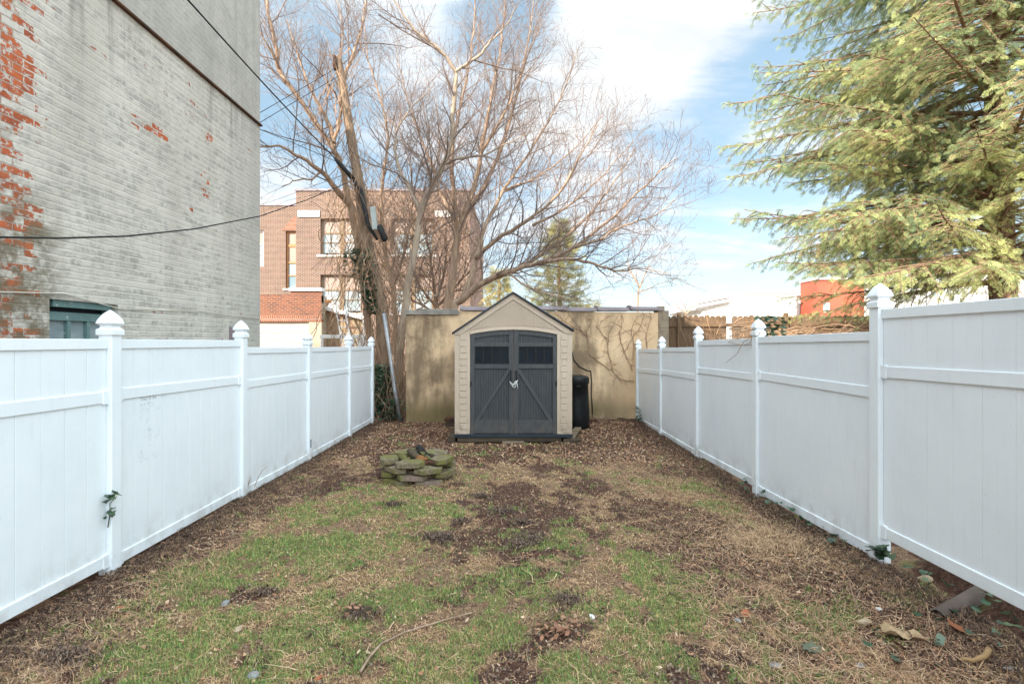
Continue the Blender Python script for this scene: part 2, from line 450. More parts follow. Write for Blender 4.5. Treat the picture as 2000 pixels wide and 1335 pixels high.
M['roof_grey'] = simple('grey_shingle', (.20,.17,.15), (.13,.115,.105), 3, .9, .1, bump=.5)
M['amber'] = simple('amber_plastic', (.75,.25,.02), (.65,.2,.02), 3, .3, .5)
M['brick_chip'] = simple('broken_brick', (.42,.14,.07), (.27,.09,.05), 14, .9, .1, bump=.5)
M['tan_stone'] = simple('tan_stone', (.42,.33,.22), (.33,.25,.165), 12, .85, .15, bump=.3)
M['grey_stone'] = simple('grey_stone', (.26,.265,.265), (.16,.16,.16), 12, .8, .2, bump=.5)
M['brown_leaf'] = simple('dead_leaf', (.30,.13,.06), (.2,.085,.04), 20, .8, .2)
M['paper'] = simple('crumpled_brown_paper', (.44,.32,.19), (.33,.23,.135), 9, .85, .15, bump=.5)
M['bone_stick'] = simple('bleached_stick', (.36,.23,.11), (.27,.165,.075), 12, .7, .25, bump=.3)
M['char'] = simple('charred_wood', (.012,.012,.012), (.04,.037,.033), 12, .85, .2, bump=.8, stretch=(1,1,1), bdist=.01)
M['rot_wood'] = simple('rotten_wood', (.26,.12,.05), (.15,.07,.03), 10, .95, .1, bump=.8, bdist=.01)
M['moss_log'] = simple('mossy_log', (.16,.15,.055), (.075,.065,.035), 9, .95, .1, bump=.7, bdist=.01)
def make_paver(name, base, base2, moss):
    N = NT(name); c = N.coord(); oi = N.n('ShaderNodeObjectInfo').outputs['Random']
    v = N.n('ShaderNodeVectorMath', {'operation':'ADD'}); N.set(v, '0', c)
    cb = N.t.nodes.new('ShaderNodeCombineXYZ'); N.set(cb, 'X', N.math('MULTIPLY', oi, 31.0)); N.set(cb, 'Y', N.math('MULTIPLY', oi, 17.0)); N.set(v, '1', cb.outputs[0])
    p = v.outputs[0]
    f = N.noise(p, 5, 5, .65); g = N.noise(p, 22, 4, .6)
    col = N.mix(N.ramp(g, .3, .7), base, base2)
    col = N.mix(N.ramp(f, .40, .60), col, moss)
    col = N.mix(N.ramp(N.noise(p, 3, 3), .62, .7), col, (.05,.045,.035))
    N.bump(N.math('ADD', g, f), .35, .006)
    return N.done(col, .95, .1)
M['paver_moss'] = make_paver('mossy_paver', (.235,.19,.125), (.11,.092,.062), (.15,.14,.05))
M['paver_pink'] = make_paver('pinkish_paver', (.27,.195,.16), (.16,.12,.10), (.17,.155,.075))
def make_mesh_wire():
    N = NT('rusty_wire_mesh'); c = N.coord()
    s = N.sep(N.n('ShaderNodeTexCoord').outputs['Generated'])
    return N.done(N.mix(N.noise(c, 9), (.10,.075,.065), (.2,.155,.13)), .7, .4, .5)
M['wire_mesh'] = make_mesh_wire()
def make_leafmat(name, transl=.35, rough=.55, mult=1.0):
    N = NT(name)
    a = N.n('ShaderNodeVertexColor', {'layer_name':'tint'}).outputs['Color']
    N.done(a, rough, .3)
    tr = N.n('ShaderNodeBsdfTranslucent', Color=a)
    mx = N.n('ShaderNodeMixShader', Fac=transl)
    N.t.links.new(N.b.outputs[0], mx.inputs[1]); N.t.links.new(tr.outputs[0], mx.inputs[2])
    N.t.links.new(mx.outputs[0], N.out.inputs['Surface'])
    return N.m
M['foliage'] = make_leafmat('needle_foliage', .5, .55)
M['grass'] = make_leafmat('grass_blades', .25, .6)
M['litter'] = make_leafmat('dead_litter', .12, .8)
M['ivy'] = make_leafmat('ivy_leaves', .2, .3)

# ================================================================== SETTING
def yard_h(x, y):
    h = 0.030*(fbm(x, y, .55, 3, 3)-.5)
    h = h + 0.10*sstep(1.9, 3.0, x)*(1-sstep(3.2, 5.6, y))          # soil banked up by the right-hand fence
    h = h + 0.30*sstep(2.93, 3.25, x)*(1-sstep(3.5, 4.05, y))
    h = h + 0.035*sstep(2.2, 2.9, -x)*(1-sstep(3.0, 8.0, y))
    return h
def blobs(x, y, L):
    t = np.zeros_like(x)
    for cx, cy, rx, ry, a in L:
        t = np.maximum(t, a*np.exp(-((x-cx)/rx)**2-((y-cy)/ry)**2))
    return t
GREEN = [(-2.2,3.7,.55,.5,.85),(-1.8,4.2,.8,.6,.95),(-1.5,3.1,1.0,.6,1.0),(-1.0,3.5,.8,.5,.9),(-.6,2.9,.8,.5,.85),(-1.75,5.8,.6,.7,.75),
         (-2.0,5.3,.5,.5,.7),(-.9,5.5,.5,.7,.6),(1.05,4.15,.28,.35,.95),(1.05,3.55,.45,.45,1.0),(.85,3.1,.45,.4,1.0),(.4,2.8,.6,.35,.9),
         (.1,3.6,.6,.6,.55),(1.15,2.8,.35,.25,.7),(1.66,3.96,.14,.10,1.0),(2.05,3.3,.24,.14,1.0),(2.0,6.3,.5,.3,.8),(2.25,5.55,.35,.25,.7),
         (.7,4.6,.5,.4,.7),(-.2,4.5,.6,.5,.4),(1.75,2.7,.3,.18,.8),(.3,2.55,1.4,.3,.7),(-1.2,2.5,1.4,.4,.9)]
SOIL = [(3.3,2.8,.5,1.6,1.5),(-2.95,5.5,.22,6,.95),(2.75,6.5,.25,5,.95),(-.1,5.6,.9,1.1,.62),(1.75,4.9,.6,.6,.7),(1.9,3.6,.9,.9,.72),(.5,7.4,1.0,.6,.5),(-1.5,7.6,1.2,.7,.6),(.0,5.2,.75,1.0,1.0),(.5,6.2,.8,.7,.75),(1.5,5.6,.6,.6,.75),(.25,4.7,.35,.4,.75),(-.35,6.1,.5,.4,.7),(1.6,4.2,.5,.5,.95),(1.7,3.3,.55,.55,.85),(1.35,2.75,.45,.4,.9),(-2.6,6.6,.45,1.6,.9),  # long strips at both fence feet: dark soil that also paints contact shade
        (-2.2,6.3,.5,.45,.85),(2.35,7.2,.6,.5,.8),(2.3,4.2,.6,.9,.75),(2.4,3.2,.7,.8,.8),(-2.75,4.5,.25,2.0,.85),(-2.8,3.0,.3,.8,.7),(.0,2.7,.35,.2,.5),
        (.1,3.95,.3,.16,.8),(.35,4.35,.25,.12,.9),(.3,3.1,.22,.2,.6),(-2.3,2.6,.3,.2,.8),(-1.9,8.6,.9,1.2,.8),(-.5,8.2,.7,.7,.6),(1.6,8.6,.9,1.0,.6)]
def f_green(x, y):
    g = blobs(x, y, GREEN)
    n = fbm(x, y, 2.6, 4, 5); n2 = fbm(x, y, 9, 3, 8)
    return np.clip(sstep(.34, .80, g*1.0 + (n-.5)*1.9 + (n2-.5)*1.9)*.95, 0, 1)
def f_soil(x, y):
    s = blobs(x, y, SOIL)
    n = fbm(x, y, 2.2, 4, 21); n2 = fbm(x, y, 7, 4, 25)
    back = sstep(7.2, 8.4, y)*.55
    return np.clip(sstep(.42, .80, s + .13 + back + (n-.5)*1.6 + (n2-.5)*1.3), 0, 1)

def make_ground():
    X0, X1, Y0, Y1 = -4.3, 4.3, -1.0, 12.6
    ys = [Y0]
    while ys[-1] < Y1:
        y = ys[-1]; ys.append(y + (.12 if y < 2.2 else .0125 + max(0, y-2.4)*.0042))
    ys[-1] = Y1; ys = np.array(ys); xs = np.linspace(X0, X1, 440)
    gx, gy = np.meshgrid(xs, ys); nx, ny = len(xs), len(ys)
    edge = sstep(0, .25, np.minimum(np.minimum(gx-X0, X1-gx), np.minimum(gy-Y0, Y1-gy)))
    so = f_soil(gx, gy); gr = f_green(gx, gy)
    tex = (fbm(gx, gy, 11, 4, 31)-.5)*.036 + (fbm(gx, gy, 34, 3, 37)-.5)*.026*(.5+so)
    lump = sstep(.66, .80, fbm(gx, gy, 5.5, 4, 41))*.028*(1-gr)
    z = (yard_h(gx, gy) + tex + lump)*edge
    V = np.stack([gx, gy, z], -1).reshape(-1, 3)
    idx = np.arange(nx*ny).reshape(ny, nx)
    F = np.stack([idx[:-1,:-1], idx[:-1,1:], idx[1:,1:], idx[1:,:-1]], -1).reshape(-1, 4)
    B = 420.0
    n = len(V)
    extra = np.array([(-B,-B,0),(B,-B,0),(B,B,0),(-B,B,0)], float)
    c = [idx[0,0], idx[0,-1], idx[-1,-1], idx[-1,0]]
    F2 = np.array([(n, n+1, c[1], c[0]), (n+1, n+2, c[2], c[1]), (n+2, n+3, c[3], c[2]), (n+3, n, c[0], c[3])])
    V = np.vstack([V, extra]); F = np.vstack([F, F2])
    # which material lies where: red = green moss and grass, green = bare soil, blue = patch tone
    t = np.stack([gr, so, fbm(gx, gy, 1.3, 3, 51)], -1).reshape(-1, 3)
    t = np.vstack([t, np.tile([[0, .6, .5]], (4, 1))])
    N = NT('yard_soil'); a = N.n('ShaderNodeVertexColor', {'layer_name':'tint'}).outputs['Color']
    s = N.n('ShaderNodeSeparateColor', Color=a).outputs; c0 = N.coord()
    n1 = N.noise(c0, 26, 6, .7); n2 = N.noise(c0, 90, 4, .7); n3 = N.noise(c0, 6, 5, .65)
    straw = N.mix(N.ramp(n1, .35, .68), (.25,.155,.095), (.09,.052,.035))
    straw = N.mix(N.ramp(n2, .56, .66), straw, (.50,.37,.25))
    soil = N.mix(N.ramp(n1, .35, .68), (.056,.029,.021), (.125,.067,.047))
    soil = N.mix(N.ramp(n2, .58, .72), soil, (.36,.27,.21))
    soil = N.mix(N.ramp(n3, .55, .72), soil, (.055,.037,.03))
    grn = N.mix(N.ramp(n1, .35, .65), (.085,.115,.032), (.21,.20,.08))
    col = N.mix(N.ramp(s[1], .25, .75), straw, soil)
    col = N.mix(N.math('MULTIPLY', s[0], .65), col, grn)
    N.bump(N.math('ADD', n1, n2), .8, .012)
    m = N.done(col, .95, .08)
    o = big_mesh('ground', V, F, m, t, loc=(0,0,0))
    o.data.polygons.foreach_set('use_smooth', [True]*len(o.data.polygons))
    tag(o, kind='structure')
    return xs, ys, z
GXS, GYS, GZ = make_ground()
def gz(x, y):
    """height of the yard's surface"""
    x = np.asarray(x, float); y = np.asarray(y, float)
    i = np.clip(np.searchsorted(GXS, x)-1, 0, len(GXS)-2); j = np.clip(np.searchsorted(GYS, y)-1, 0, len(GYS)-2)
    fx = np.clip((x-GXS[i])/(GXS[i+1]-GXS[i]), 0, 1); fy = np.clip((y-GYS[j])/(GYS[j+1]-GYS[j]), 0, 1)
    return (GZ[j,i]*(1-fx)+GZ[j,i+1]*fx)*(1-fy) + (GZ[j+1,i]*(1-fx)+GZ[j+1,i+1]*fx)*fy
def on_ground(px, py):
    y = 1800.0/(py-665.0); x = (px-1000.0)/1000.0*y
    for _ in range(3):
        y = (H-float(gz(x, y)))*1000.0/(py-665.0); x = (px-1000.0)/1000.0*y
    return Vector((x, y, float(gz(x, y))))

# ------------------------------------------------------------------ grass, straw, litter
def scatter(n, y0, y1, x0=-3.0, x1=2.9, pw=1.0):
    """random yard points, thinner with distance"""
    u = NP.random(n); k = pw
    y = (y0**(1-k) + u*(y1**(1-k)-y0**(1-k)))**(1/(1-k)) if abs(k-1) > 1e-3 else y0*(y1/y0)**u
    x = x0 + (x1-x0)*NP.random(n)
    return x, y
def blades(x, y, h, w, lean, cols, flat=0.0):
    n = len(x); a = NP.random(n)*2*np.pi; b = NP.random(n)*2*np.pi
    z = gz(x, y)
    d = np.stack([np.cos(a), np.sin(a), np.zeros(n)], -1); s = np.stack([-np.sin(a), np.cos(a), np.zeros(n)], -1)
    P = np.stack([x, y, z], -1)
    up = np.zeros((n,3)); up[:,2] = 1
    l = lean[:,None]; hh = h[:,None]; ww = w[:,None]
    m = P + up*hh*.6*np.cos(l*.6) + d*hh*.6*np.sin(l*.6)
    t = m + up*hh*.4*np.cos(l*1.5) + d*hh*.4*np.sin(l*1.5)
    V = np.stack([P-s*ww, P+s*ww, m+s*ww*.8, m-s*ww*.8, t+s*ww*.15, t-s*ww*.15], 1).reshape(-1, 3)
    o = (np.arange(n)*6)[:,None]
    F = np.concatenate([o+np.array([[0,1,2,3]]), o+np.array([[3,2,4,5]])], 0)
    return V, F, np.repeat(cols, 6, 0)
def strands(x, y, L, w, cols, lift=.012):
    """dry strands lying about, gently curved"""
    n = len(x); a = NP.random(n)*2*np.pi; bend = (NP.random(n)-.5)*2.2
    k = 4; pts = []
    cx, cy, ca = x.copy(), y.copy(), a.copy()
    tilt = NP.random(n)*.35
    for i in range(k):
        zz = gz(cx, cy) + lift*(.3+NP.random(n)) + tilt*L*(i/(k-1))*.35
        pts.append((cx.copy(), cy.copy(), zz, ca.copy()))
        cx = cx + np.cos(ca)*L/(k-1); cy = cy + np.sin(ca)*L/(k-1); ca = ca + bend/(k-1)
    V = np.zeros((n, 2*k, 3))
    for i, (qx, qy, qz, qa) in enumerate(pts):
        ww = w*(1-.55*i/(k-1))
        V[:,2*i] = np.stack([qx-np.sin(qa)*ww, qy+np.cos(qa)*ww, qz], -1)
        V[:,2*i+1] = np.stack([qx+np.sin(qa)*ww, qy-np.cos(qa)*ww, qz+ww*.5], -1)
    o = (np.arange(n)*2*k)[:,None]
    F = np.concatenate([o+np.array([[2*i,2*i+1,2*i+3,2*i+2]]) for i in range(k-1)], 0)
    return V.reshape(-1,3), F, np.repeat(cols, 2*k, 0)
def tones(n, pal):
    p = np.array(pal, float); i = NP.integers(0, len(p), n); j = NP.integers(0, len(p), n); f = NP.random(n)[:,None]
    return (p[i]*(1-f)+p[j]*f)*(.75+.5*NP.random(n)[:,None])

# green blades
x, y = scatter(360000, 2.2, 9.5, pw=1.6)
p = f_green(x, y)*.74+.01+(.13)*sstep(.46,.62,fbm(x,y,3.1,4,91))*(1-sstep(6.4,8.0,y))*(1-.8*f_soil(x,y))
k = NP.random(len(x)) < p
x, y = x[k], y[k]; n = len(x)
dist = np.clip(y/3.0, .8, 2.6)
tall = .6+.9*fbm(x, y, 3.2, 3, 61)
V, F, C = blades(x, y, (.011+.021*NP.random(n))*tall*1.1, (.0011+.0008*NP.random(n))*dist, .25+1.0*NP.random(n),
                 tones(n, [(.135,.31,.075),(.25,.37,.095),(.09,.22,.06),(.36,.37,.11),(.52,.43,.19)]))
o = big_mesh('green_grass', V, F, M['grass'], C, loc=(0,0,0)); tag(o, 'short patchy green lawn grass growing in the yard', 'grass', kind='stuff')
# straw
x, y = scatter(330000, 2.2, 9.2, pw=1.5)
s = f_soil(x, y); g = f_green(x, y)
k = NP.random(len(x)) < np.clip((.42-.39*s-.20*g)*(.10+1.5*sstep(.38,.62,fbm(x,y,4.5,4,77))), .02, 1)
x, y = x[k], y[k]; n = len(x); dist = np.clip(y/3.0, .8, 2.4)
half = NP.random(n) < .5
pal = [(.70,.47,.265),(.47,.285,.155),(.84,.63,.39),(.24,.135,.08),(.56,.42,.18),(.35,.195,.11)]
rb_ = np.clip(s[k][half]*.7+.25*(fbm(x[half], y[half], 2.0, 3, 97) > .5), 0, 1)[:,None]
C1_ = tones(half.sum(), pal)*(1-rb_)+rb_*tones(half.sum(), [(.36,.19,.115),(.25,.135,.08),(.50,.30,.18)])
V1, F1, C1 = strands(x[half], y[half], .018+.05*NP.random(half.sum())**2, (.0009+.0007*NP.random(half.sum()))*dist[half], C1_)
q = ~half
V2, F2, C2 = blades(x[q], y[q], .010+.020*NP.random(q.sum()), (.0010+.0007*NP.random(q.sum()))*dist[q], .5+1.1*NP.random(q.sum()), tones(q.sum(), pal))
o = big_mesh('dry_grass', np.vstack([V1,V2]), np.vstack([F1,F2+len(V1)]), M['litter'], np.vstack([C1,C2]), loc=(0,0,0))
tag(o, 'pale dry grass and straw matted over the yard', 'dry grass', kind='stuff')
# long thin stems and twigs near the fences
x1, y1 = scatter(12000, 2.3, 8.5, 1.2, 2.85, 1.3); x2, y2 = scatter(5200, 2.4, 9.5, -3.0, -2.35, 1.2); x3, y3 = scatter(2600, 2.3, 8, -2.6, 2.0, 1.4)
x = np.concatenate([x1,x2,x3]); y = np.concatenate([y1,y2,y3]); n = len(x)
V, F, C = strands(x, y, .05+.16*NP.random(n)**2.6, .0009+.0014*NP.random(n)**2.5, tones(n, [(.58,.38,.225),(.37,.22,.135),(.70,.51,.32),(.22,.125,.09),(.48,.265,.15)]), .022)
o = big_mesh('loose_twigs', V, F, M['litter'], C, loc=(0,0,0)); tag(o, 'thin dry stems and broken twigs strewn along both fences', 'twigs', kind='stuff')
# dead leaves
def leaves(x, y, size, cols, lift=.008, curl=.5):
    n = len(x); a = NP.random(n)*2*np.pi
    z = gz(x, y)+lift*(.4+NP.random(n)*1.6)
    tx = (NP.random(n)-.5)*1.5; ty = (NP.random(n)-.5)*1.3
    d = np.stack([np.cos(a)*np.cos(tx), np.sin(a)*np.cos(tx), np.sin(tx)], -1)
    s0 = np.stack([-np.sin(a), np.cos(a), np.zeros(n)], -1)
    nn = np.cross(d, s0); s = s0*np.cos(ty)[:,None]+nn*np.sin(ty)[:,None]; nn = np.cross(d, s)
    prof = [(-.5,0),(-.22,.20),(.08,.27),(.32,.16),(.55,0)]
    P = np.stack([x, y, z], -1); S = size[:,None]; cu = (curl*(NP.random(n)-.2))[:,None]
    V = np.zeros((n, 8, 3)); j = 0
    for t, w in prof:
        cx = P + d*S*t + nn*S*cu*(t*t)
        if w == 0: V[:, j] = cx; j += 1
        else:
            w2 = w*(.8+.5*NP.random(n))[:,None]
            V[:, j] = cx + s*S*w2 + nn*S*w2*cu*.9; V[:, j+1] = cx - s*S*w2 + nn*S*w2*cu*.6; j += 2
    o = (np.arange(n)*8)[:,None]
    F = np.concatenate([o+np.array([[0,1,2,2]]), o+np.array([[1,3,4,2]]), o+np.array([[3,5,6,4]]), o+np.array([[5,7,7,6]])], 0)
    tri = np.concatenate([np.concatenate([o+np.array([q]) for q in ((0,1,2),(1,3,4),(1,4,2),(3,5,6),(3,6,4),(5,7,6))], 0)], 0)
    return V.reshape(-1,3), tri, np.repeat(cols, 8, 0)
PAL = [(.40,.20,.11),(.30,.15,.085),(.52,.33,.20),(.2,.11,.075),(.62,.46,.32),(.44,.25,.14)]
xa, ya = scatter(15000, 7.3, 11.3, -3.0, 2.85, .2)
xb, yb = scatter(7000, 2.3, 8.2, -2.95, 2.85, 1.3)
xc, yc = scatter(4200, 2.4, 8.0, 1.7, 2.85, 1.2)
xd, yd = scatter(1000, 3.0, 8.0, -3.0, -2.55, 1.2)
x = np.concatenate([xa,xb,xc,xd]); y = np.concatenate([ya,yb,yc,yd]); n = len(x)
keep = ~((np.abs(x) < 1.0) & (y > 8.95) & (y < 11.0)); x, y = x[keep], y[keep]; n = len(x)
sz = np.where(y > 7.4, .016+.034*NP.random(n)**1.5, .008+.030*NP.random(n)**2.4)
V, F, C = leaves(x, y, sz, tones(n, PAL))
o = big_mesh('leaf_litter', V, F, M['litter'], C, loc=(0,0,0)); tag(o, 'dead brown leaf litter covering the soil in front of the shed and wall', 'leaf litter', kind='stuff')
# dark crumbs of soil
def clods(x, y, s, cols):
    n = len(x)
    base = np.array([(1,0,0),(-1,0,0),(0,1,0),(0,-1,0),(0,0,1),(0,0,-1)], float)
    fc = np.array([(0,2,4),(2,1,4),(1,3,4),(3,0,4),(2,0,5),(1,2,5),(3,1,5),(0,3,5)])
    j = .55+.8*NP.random((n,6,1))
    th = NP.random(n)*6.28; c_, s_ = np.cos(th), np.sin(th)
    B = base[None]*j*s[:,None,None]
    Bx = B[...,0]*c_[:,None]-B[...,1]*s_[:,None]; By = B[...,0]*s_[:,None]+B[...,1]*c_[:,None]
    V = np.stack([Bx+x[:,None], By+y[:,None], B[...,2]*.7+gz(x,y)[:,None]+.2*s[:,None]], -1)
    F = (fc[None]+(np.arange(n)*6)[:,None,None]).reshape(-1,3)
    return V.reshape(-1,3), F, np.repeat(cols, 6, 0)
x, y = scatter(95000, 2.2, 9.5, -3.0, 2.9, 1.4)
k = NP.random(len(x)) < f_soil(x, y)*.9+.16; x, y = x[k], y[k]; n = len(x)
V, F, C = clods(x, y, .003+.012*NP.random(n)**2.5, tones(n, [(.095,.057,.043),(.15,.092,.067),(.05,.032,.025),(.34,.26,.19),(.19,.12,.085)]))
o = big_mesh('soil_crumbs', V, F, M['litter'], C, loc=(0,0,0)); tag(o, 'dark crumbs of loose soil and grit', 'soil', kind='stuff')
# pale straw tangle along the right fence
m = 1800; tx = np.concatenate([2.15+.4*NP.normal(0,.45,m//2), 2.45+.25*NP.normal(0,.5,m//2)]); ty = np.concatenate([4.55+.4*NP.normal(0,.5,m//2), 4.5+.6*NP.normal(0,.5,m//2)])
V, F, C = strands(tx, ty, .05+.12*NP.random(m)**1.5, .0012+.0012*NP.random(m), tones(m, [(.68,.50,.30),(.50,.34,.20),(.40,.24,.14)]), .03)
o = big_mesh('straw_tangle', V, F, M['litter'], C, loc=(0,0,0)); tag(o, 'pale tangle of long dry grass near the middle of the right fence', 'dry grass', kind='stuff')
# litter along both fence feet, coloured dark to stand in for contact shade
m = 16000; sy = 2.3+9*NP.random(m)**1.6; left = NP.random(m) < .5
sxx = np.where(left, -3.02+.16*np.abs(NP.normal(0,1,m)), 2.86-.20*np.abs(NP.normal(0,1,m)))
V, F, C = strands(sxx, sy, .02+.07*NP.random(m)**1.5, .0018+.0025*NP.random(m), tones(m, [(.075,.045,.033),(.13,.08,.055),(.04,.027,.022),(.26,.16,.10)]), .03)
o = big_mesh('fence_foot_litter_shade', V, F, M['litter'], C, loc=(0,0,0)); tag(o, 'litter strands along the foot of both white fences, coloured dark as contact shade', 'litter', kind='stuff')
# tufts of dark humus lying on the lawn
hx, hy = [], []
for px, py, r in ((865,1052,.16),(848,1050,.12),(980,1000,.14),(1040,1055,.17),(1020,1020,.1),(700,1200,.12),(1110,1175,.14),(905,1020,.1),(130,1285,.2),(940,970,.12),(1015,1065,.12),(520,1160,.08),(770,985,.1)):
    c = on_ground(px, py); m = int(2600*r)
    rr = r*.55*np.abs(NP.normal(0,1,m)); aa = NP.random(m)*6.28
    rr = rr*(.6+.9*vnoise(aa*1.3+px, aa*0+py, 3))
    hx.append(c.x+rr*np.cos(aa)*1.2); hy.append(c.y+rr*np.sin(aa)*.8)
x = np.concatenate(hx); y = np.concatenate(hy); n = len(x)
V, F, C = strands(x, y, .012+.028*NP.random(n), .0025+.003*NP.random(n), tones(n, [(.09,.06,.045),(.15,.10,.075),(.05,.035,.028),(.30,.21,.15)]), .03)
o = big_mesh('humus_clumps', V, F, M['litter'], C, loc=(0,0,0)); tag(o, 'dark clumps of rotted grass lying on the lawn', 'dead grass', kind='stuff')

# ================================================================== VINYL FENCES
def post_cap(cx, cy, z, w=.126):
    h = w/2
    prof = [(h*.84,0),(h*.84,.006),(h,.008),(h,.046),(h*.97,.050),(h*.80,.058),(h*.70,.068),(h*.70,.074),(h*.80,.084),(h*.98,.092),(h,.097),(h*.99,.102),
            (h*.90,.120),(h*.74,.142),(h*.52,.166),(h*.26,.186),(h*.03,.200)]
    rings = [[(cx-r,cy-r,z+a),(cx+r,cy-r,z+a),(cx+r,cy+r,z+a),(cx-r,cy+r,z+a)] for r, a in prof]
    return MB().loft(rings)
def vinyl_fence(side, cx, posts, tops, panels, label, bh):
    f = thing('vinyl_fence', (cx, (posts[0]+posts[-1])/2, 0), label, 'fence')
    s = side                       # +1: the yard is towards +X
    for y, t in zip(posts, tops):
        z0 = float(gz(cx, y))-.12
        zc = t-.200
        p = MB().box(cx-.051, cx+.051, y-.051, y+.051, z0, zc+.004).build('post', M['vinyl'], f, bevel=.006)
        post_cap(cx, y, zc).build('post_cap', M['vinyl'], p, bevel=.0025)
    for (y0, y1, zb0, zb1, zt0, zt1, zm0, zm1) in panels:
        a, b = y0+.053, y1-.053
        L = b-a
        def zz(z0, z1, y): return z0+(z1-z0)*(y-a)/L
        mb = MB(); nb = max(1, round(L/bh)); w = L/nb; gp = .0012 if side > 0 else .0006; gi = .0028 if side > 0 else .0014
        for k in range(nb):
            ya, yb = a+k*w+gp, a+(k+1)*w-gp
            za, zb = zz(zb0, zb1, ya)+.05, zz(zb0, zb1, yb)+.05
            ta, tb = zz(zt0, zt1, ya)-.04, zz(zt0, zt1, yb)-.04
            rings = []
            for (xo, ins) in ((-.011,gi),(-.0095,0),(.0095,0),(.011,gi)):
                rings.append([(cx+xo, ya+ins, za),(cx+xo, yb-ins, zb),(cx+xo, yb-ins, tb),(cx+xo, ya+ins, ta)])
            mb.loft(rings)
        mb.add([(cx, a, zb0+.03),(cx, b, zb1+.03),(cx, b, zt1-.03),(cx, a, zt0-.03)], [(0,1,2,3)])
        pn = mb.build('panel', M['vinyl'], f)
        def rail(z0, z1, h, xo=.020):
            r = [[(cx-xo, yy, z-h/2),(cx+xo, yy, z-h/2),(cx+xo, yy, z+h/2),(cx-xo, yy, z+h/2)] for yy, z in ((a, z0),(b, z1))]
            MB().loft(r).build('rail', M['vinyl'], pn, bevel=.004)
        rail(zt0-.037, zt1-.037, .074, .024); rail(zm0, zm1, .088, .022); rail(zb0+.043, zb1+.043, .086, .024)
        for z0 in (zm0, zb0+.043):
            MB().box(cx-.030, cx+.030, b-.001-.045, b+.002, zz(0,0,b)+(zm1 if z0 == zm0 else zb1+.043)-.052, (zm1 if z0 == zm0 else zb1+.043)+.052).build('bracket', M['vinyl'], pn, bevel=.004)
            MB().box(cx-.030, cx+.030, a-.002, a+.046, z0-.052, z0+.052).build('bracket', M['vinyl'], pn, bevel=.004)
    return f
LP = [.14, 2.03, 3.906, 5.79, 7.67, 9.60, 11.15]
LT = [2.04, 2.04, 2.035, 2.03, 1.93, 1.925, 1.89]
LX = -3.065
lf = vinyl_fence(1, LX, LP, LT, [
    (LP[0],LP[1],.13,.13,1.815,1.815,1.395,1.395),(LP[1],LP[2],.13,.105,1.815,1.812,1.395,1.375),(LP[2],LP[3],.07,.065,1.812,1.805,1.385,1.36),
    (LP[3],LP[4],.04,.02,1.725,1.70,1.30,1.28),(LP[4],LP[5],.02,.02,1.70,1.685,1.27,1.25),(LP[5],LP[6],.03,.03,1.685,1.68,1.25,1.22)],
    'long white vinyl privacy fence on the left, below the tall painted brick building', .178)
RP = [.05, 2.03, 4.008, 5.987, 7.916, 9.847, 11.68]
RTp = [2.25, 2.25, 2.25, 2.055, 2.022, 1.885, 1.835]
RX = 2.88
rf = vinyl_fence(-1, RX, RP, RTp, [
    (RP[0],RP[1],.30,.30,2.046,2.046,1.58,1.58),(RP[1],RP[2],.30,.285,2.046,2.043,1.585,1.56),(RP[2],RP[3],.09,.035,1.872,1.845,1.39,1.395),
    (RP[3],RP[4],.08,.045,1.83,1.80,1.37,1.345),(RP[4],RP[5],.01,0,1.70,1.665,1.23,1.20),(RP[5],RP[6],0,-.02,1.64,1.615,1.18,1.14)],
    'white vinyl privacy fence stepping down on the right, below the hemlock tree', .20)

# faded print left on the third left-hand panel, and a small sticker further on
N = NT('faded_print'); c = N.coord((1, 1, 1)); s = N.sep(c)
g = N.noise(N.coord((1, 30, 9)), 3.0, 3, .6); b = N.noise(N.coord((1, 4, 3)), 2.0, 3, .6)
al = N.math('MULTIPLY', N.ramp(g, .50, .60), N.ramp(b, .46, .60))
N.set(N.b, 'Alpha', N.math('MULTIPLY', al, .20)); M['print'] = N.done((.30,.33,.36), .6, .2)
N = NT('printed_heading'); g = N.noise(N.coord((1, 38, 22)), 2.4, 2, .6)
N.set(N.b, 'Alpha', N.math('MULTIPLY', N.ramp(g, .46, .56), .38)); M['print_dark'] = N.done((.22,.25,.28), .6, .2)
def print_sheet(mb, y0, y1, z0, z1): mb.add([(LX+.0125,y0,z0),(LX+.0125,y1,z0),(LX+.0125,y1,z1),(LX+.0125,y0,z1)], [(0,1,2,3)])
pan = [c for c in lf.children if c.name.startswith('panel')][2]
mb = MB(); print_sheet(mb, 4.20, 4.47, .95, 1.29); print_sheet(mb, 4.20, 4.40, .80, .93); mb.build('faded_print', M['print'], pan, fix=False)
mb = MB(); print_sheet(mb, 4.20, 4.33, 1.305, 1.335); print_sheet(mb, 4.345, 4.395, 1.305, 1.335); print_sheet(mb, 4.44, 4.52, 1.31, 1.32); mb.build('printed_heading', M['print_dark'], pan, fix=False)
M['sticker'] = simple('blue_sticker', (.06,.12,.2), (.35,.4,.45), 40, .4, .3)
po = [c for c in lf.children if c.name.startswith('post') and 'cap' not in c.name][4]
mb = MB().box(LX+.0515, LX+.0525, 7.645, 7.695, .20, .32); mb.build('sticker', M['sticker'], po)

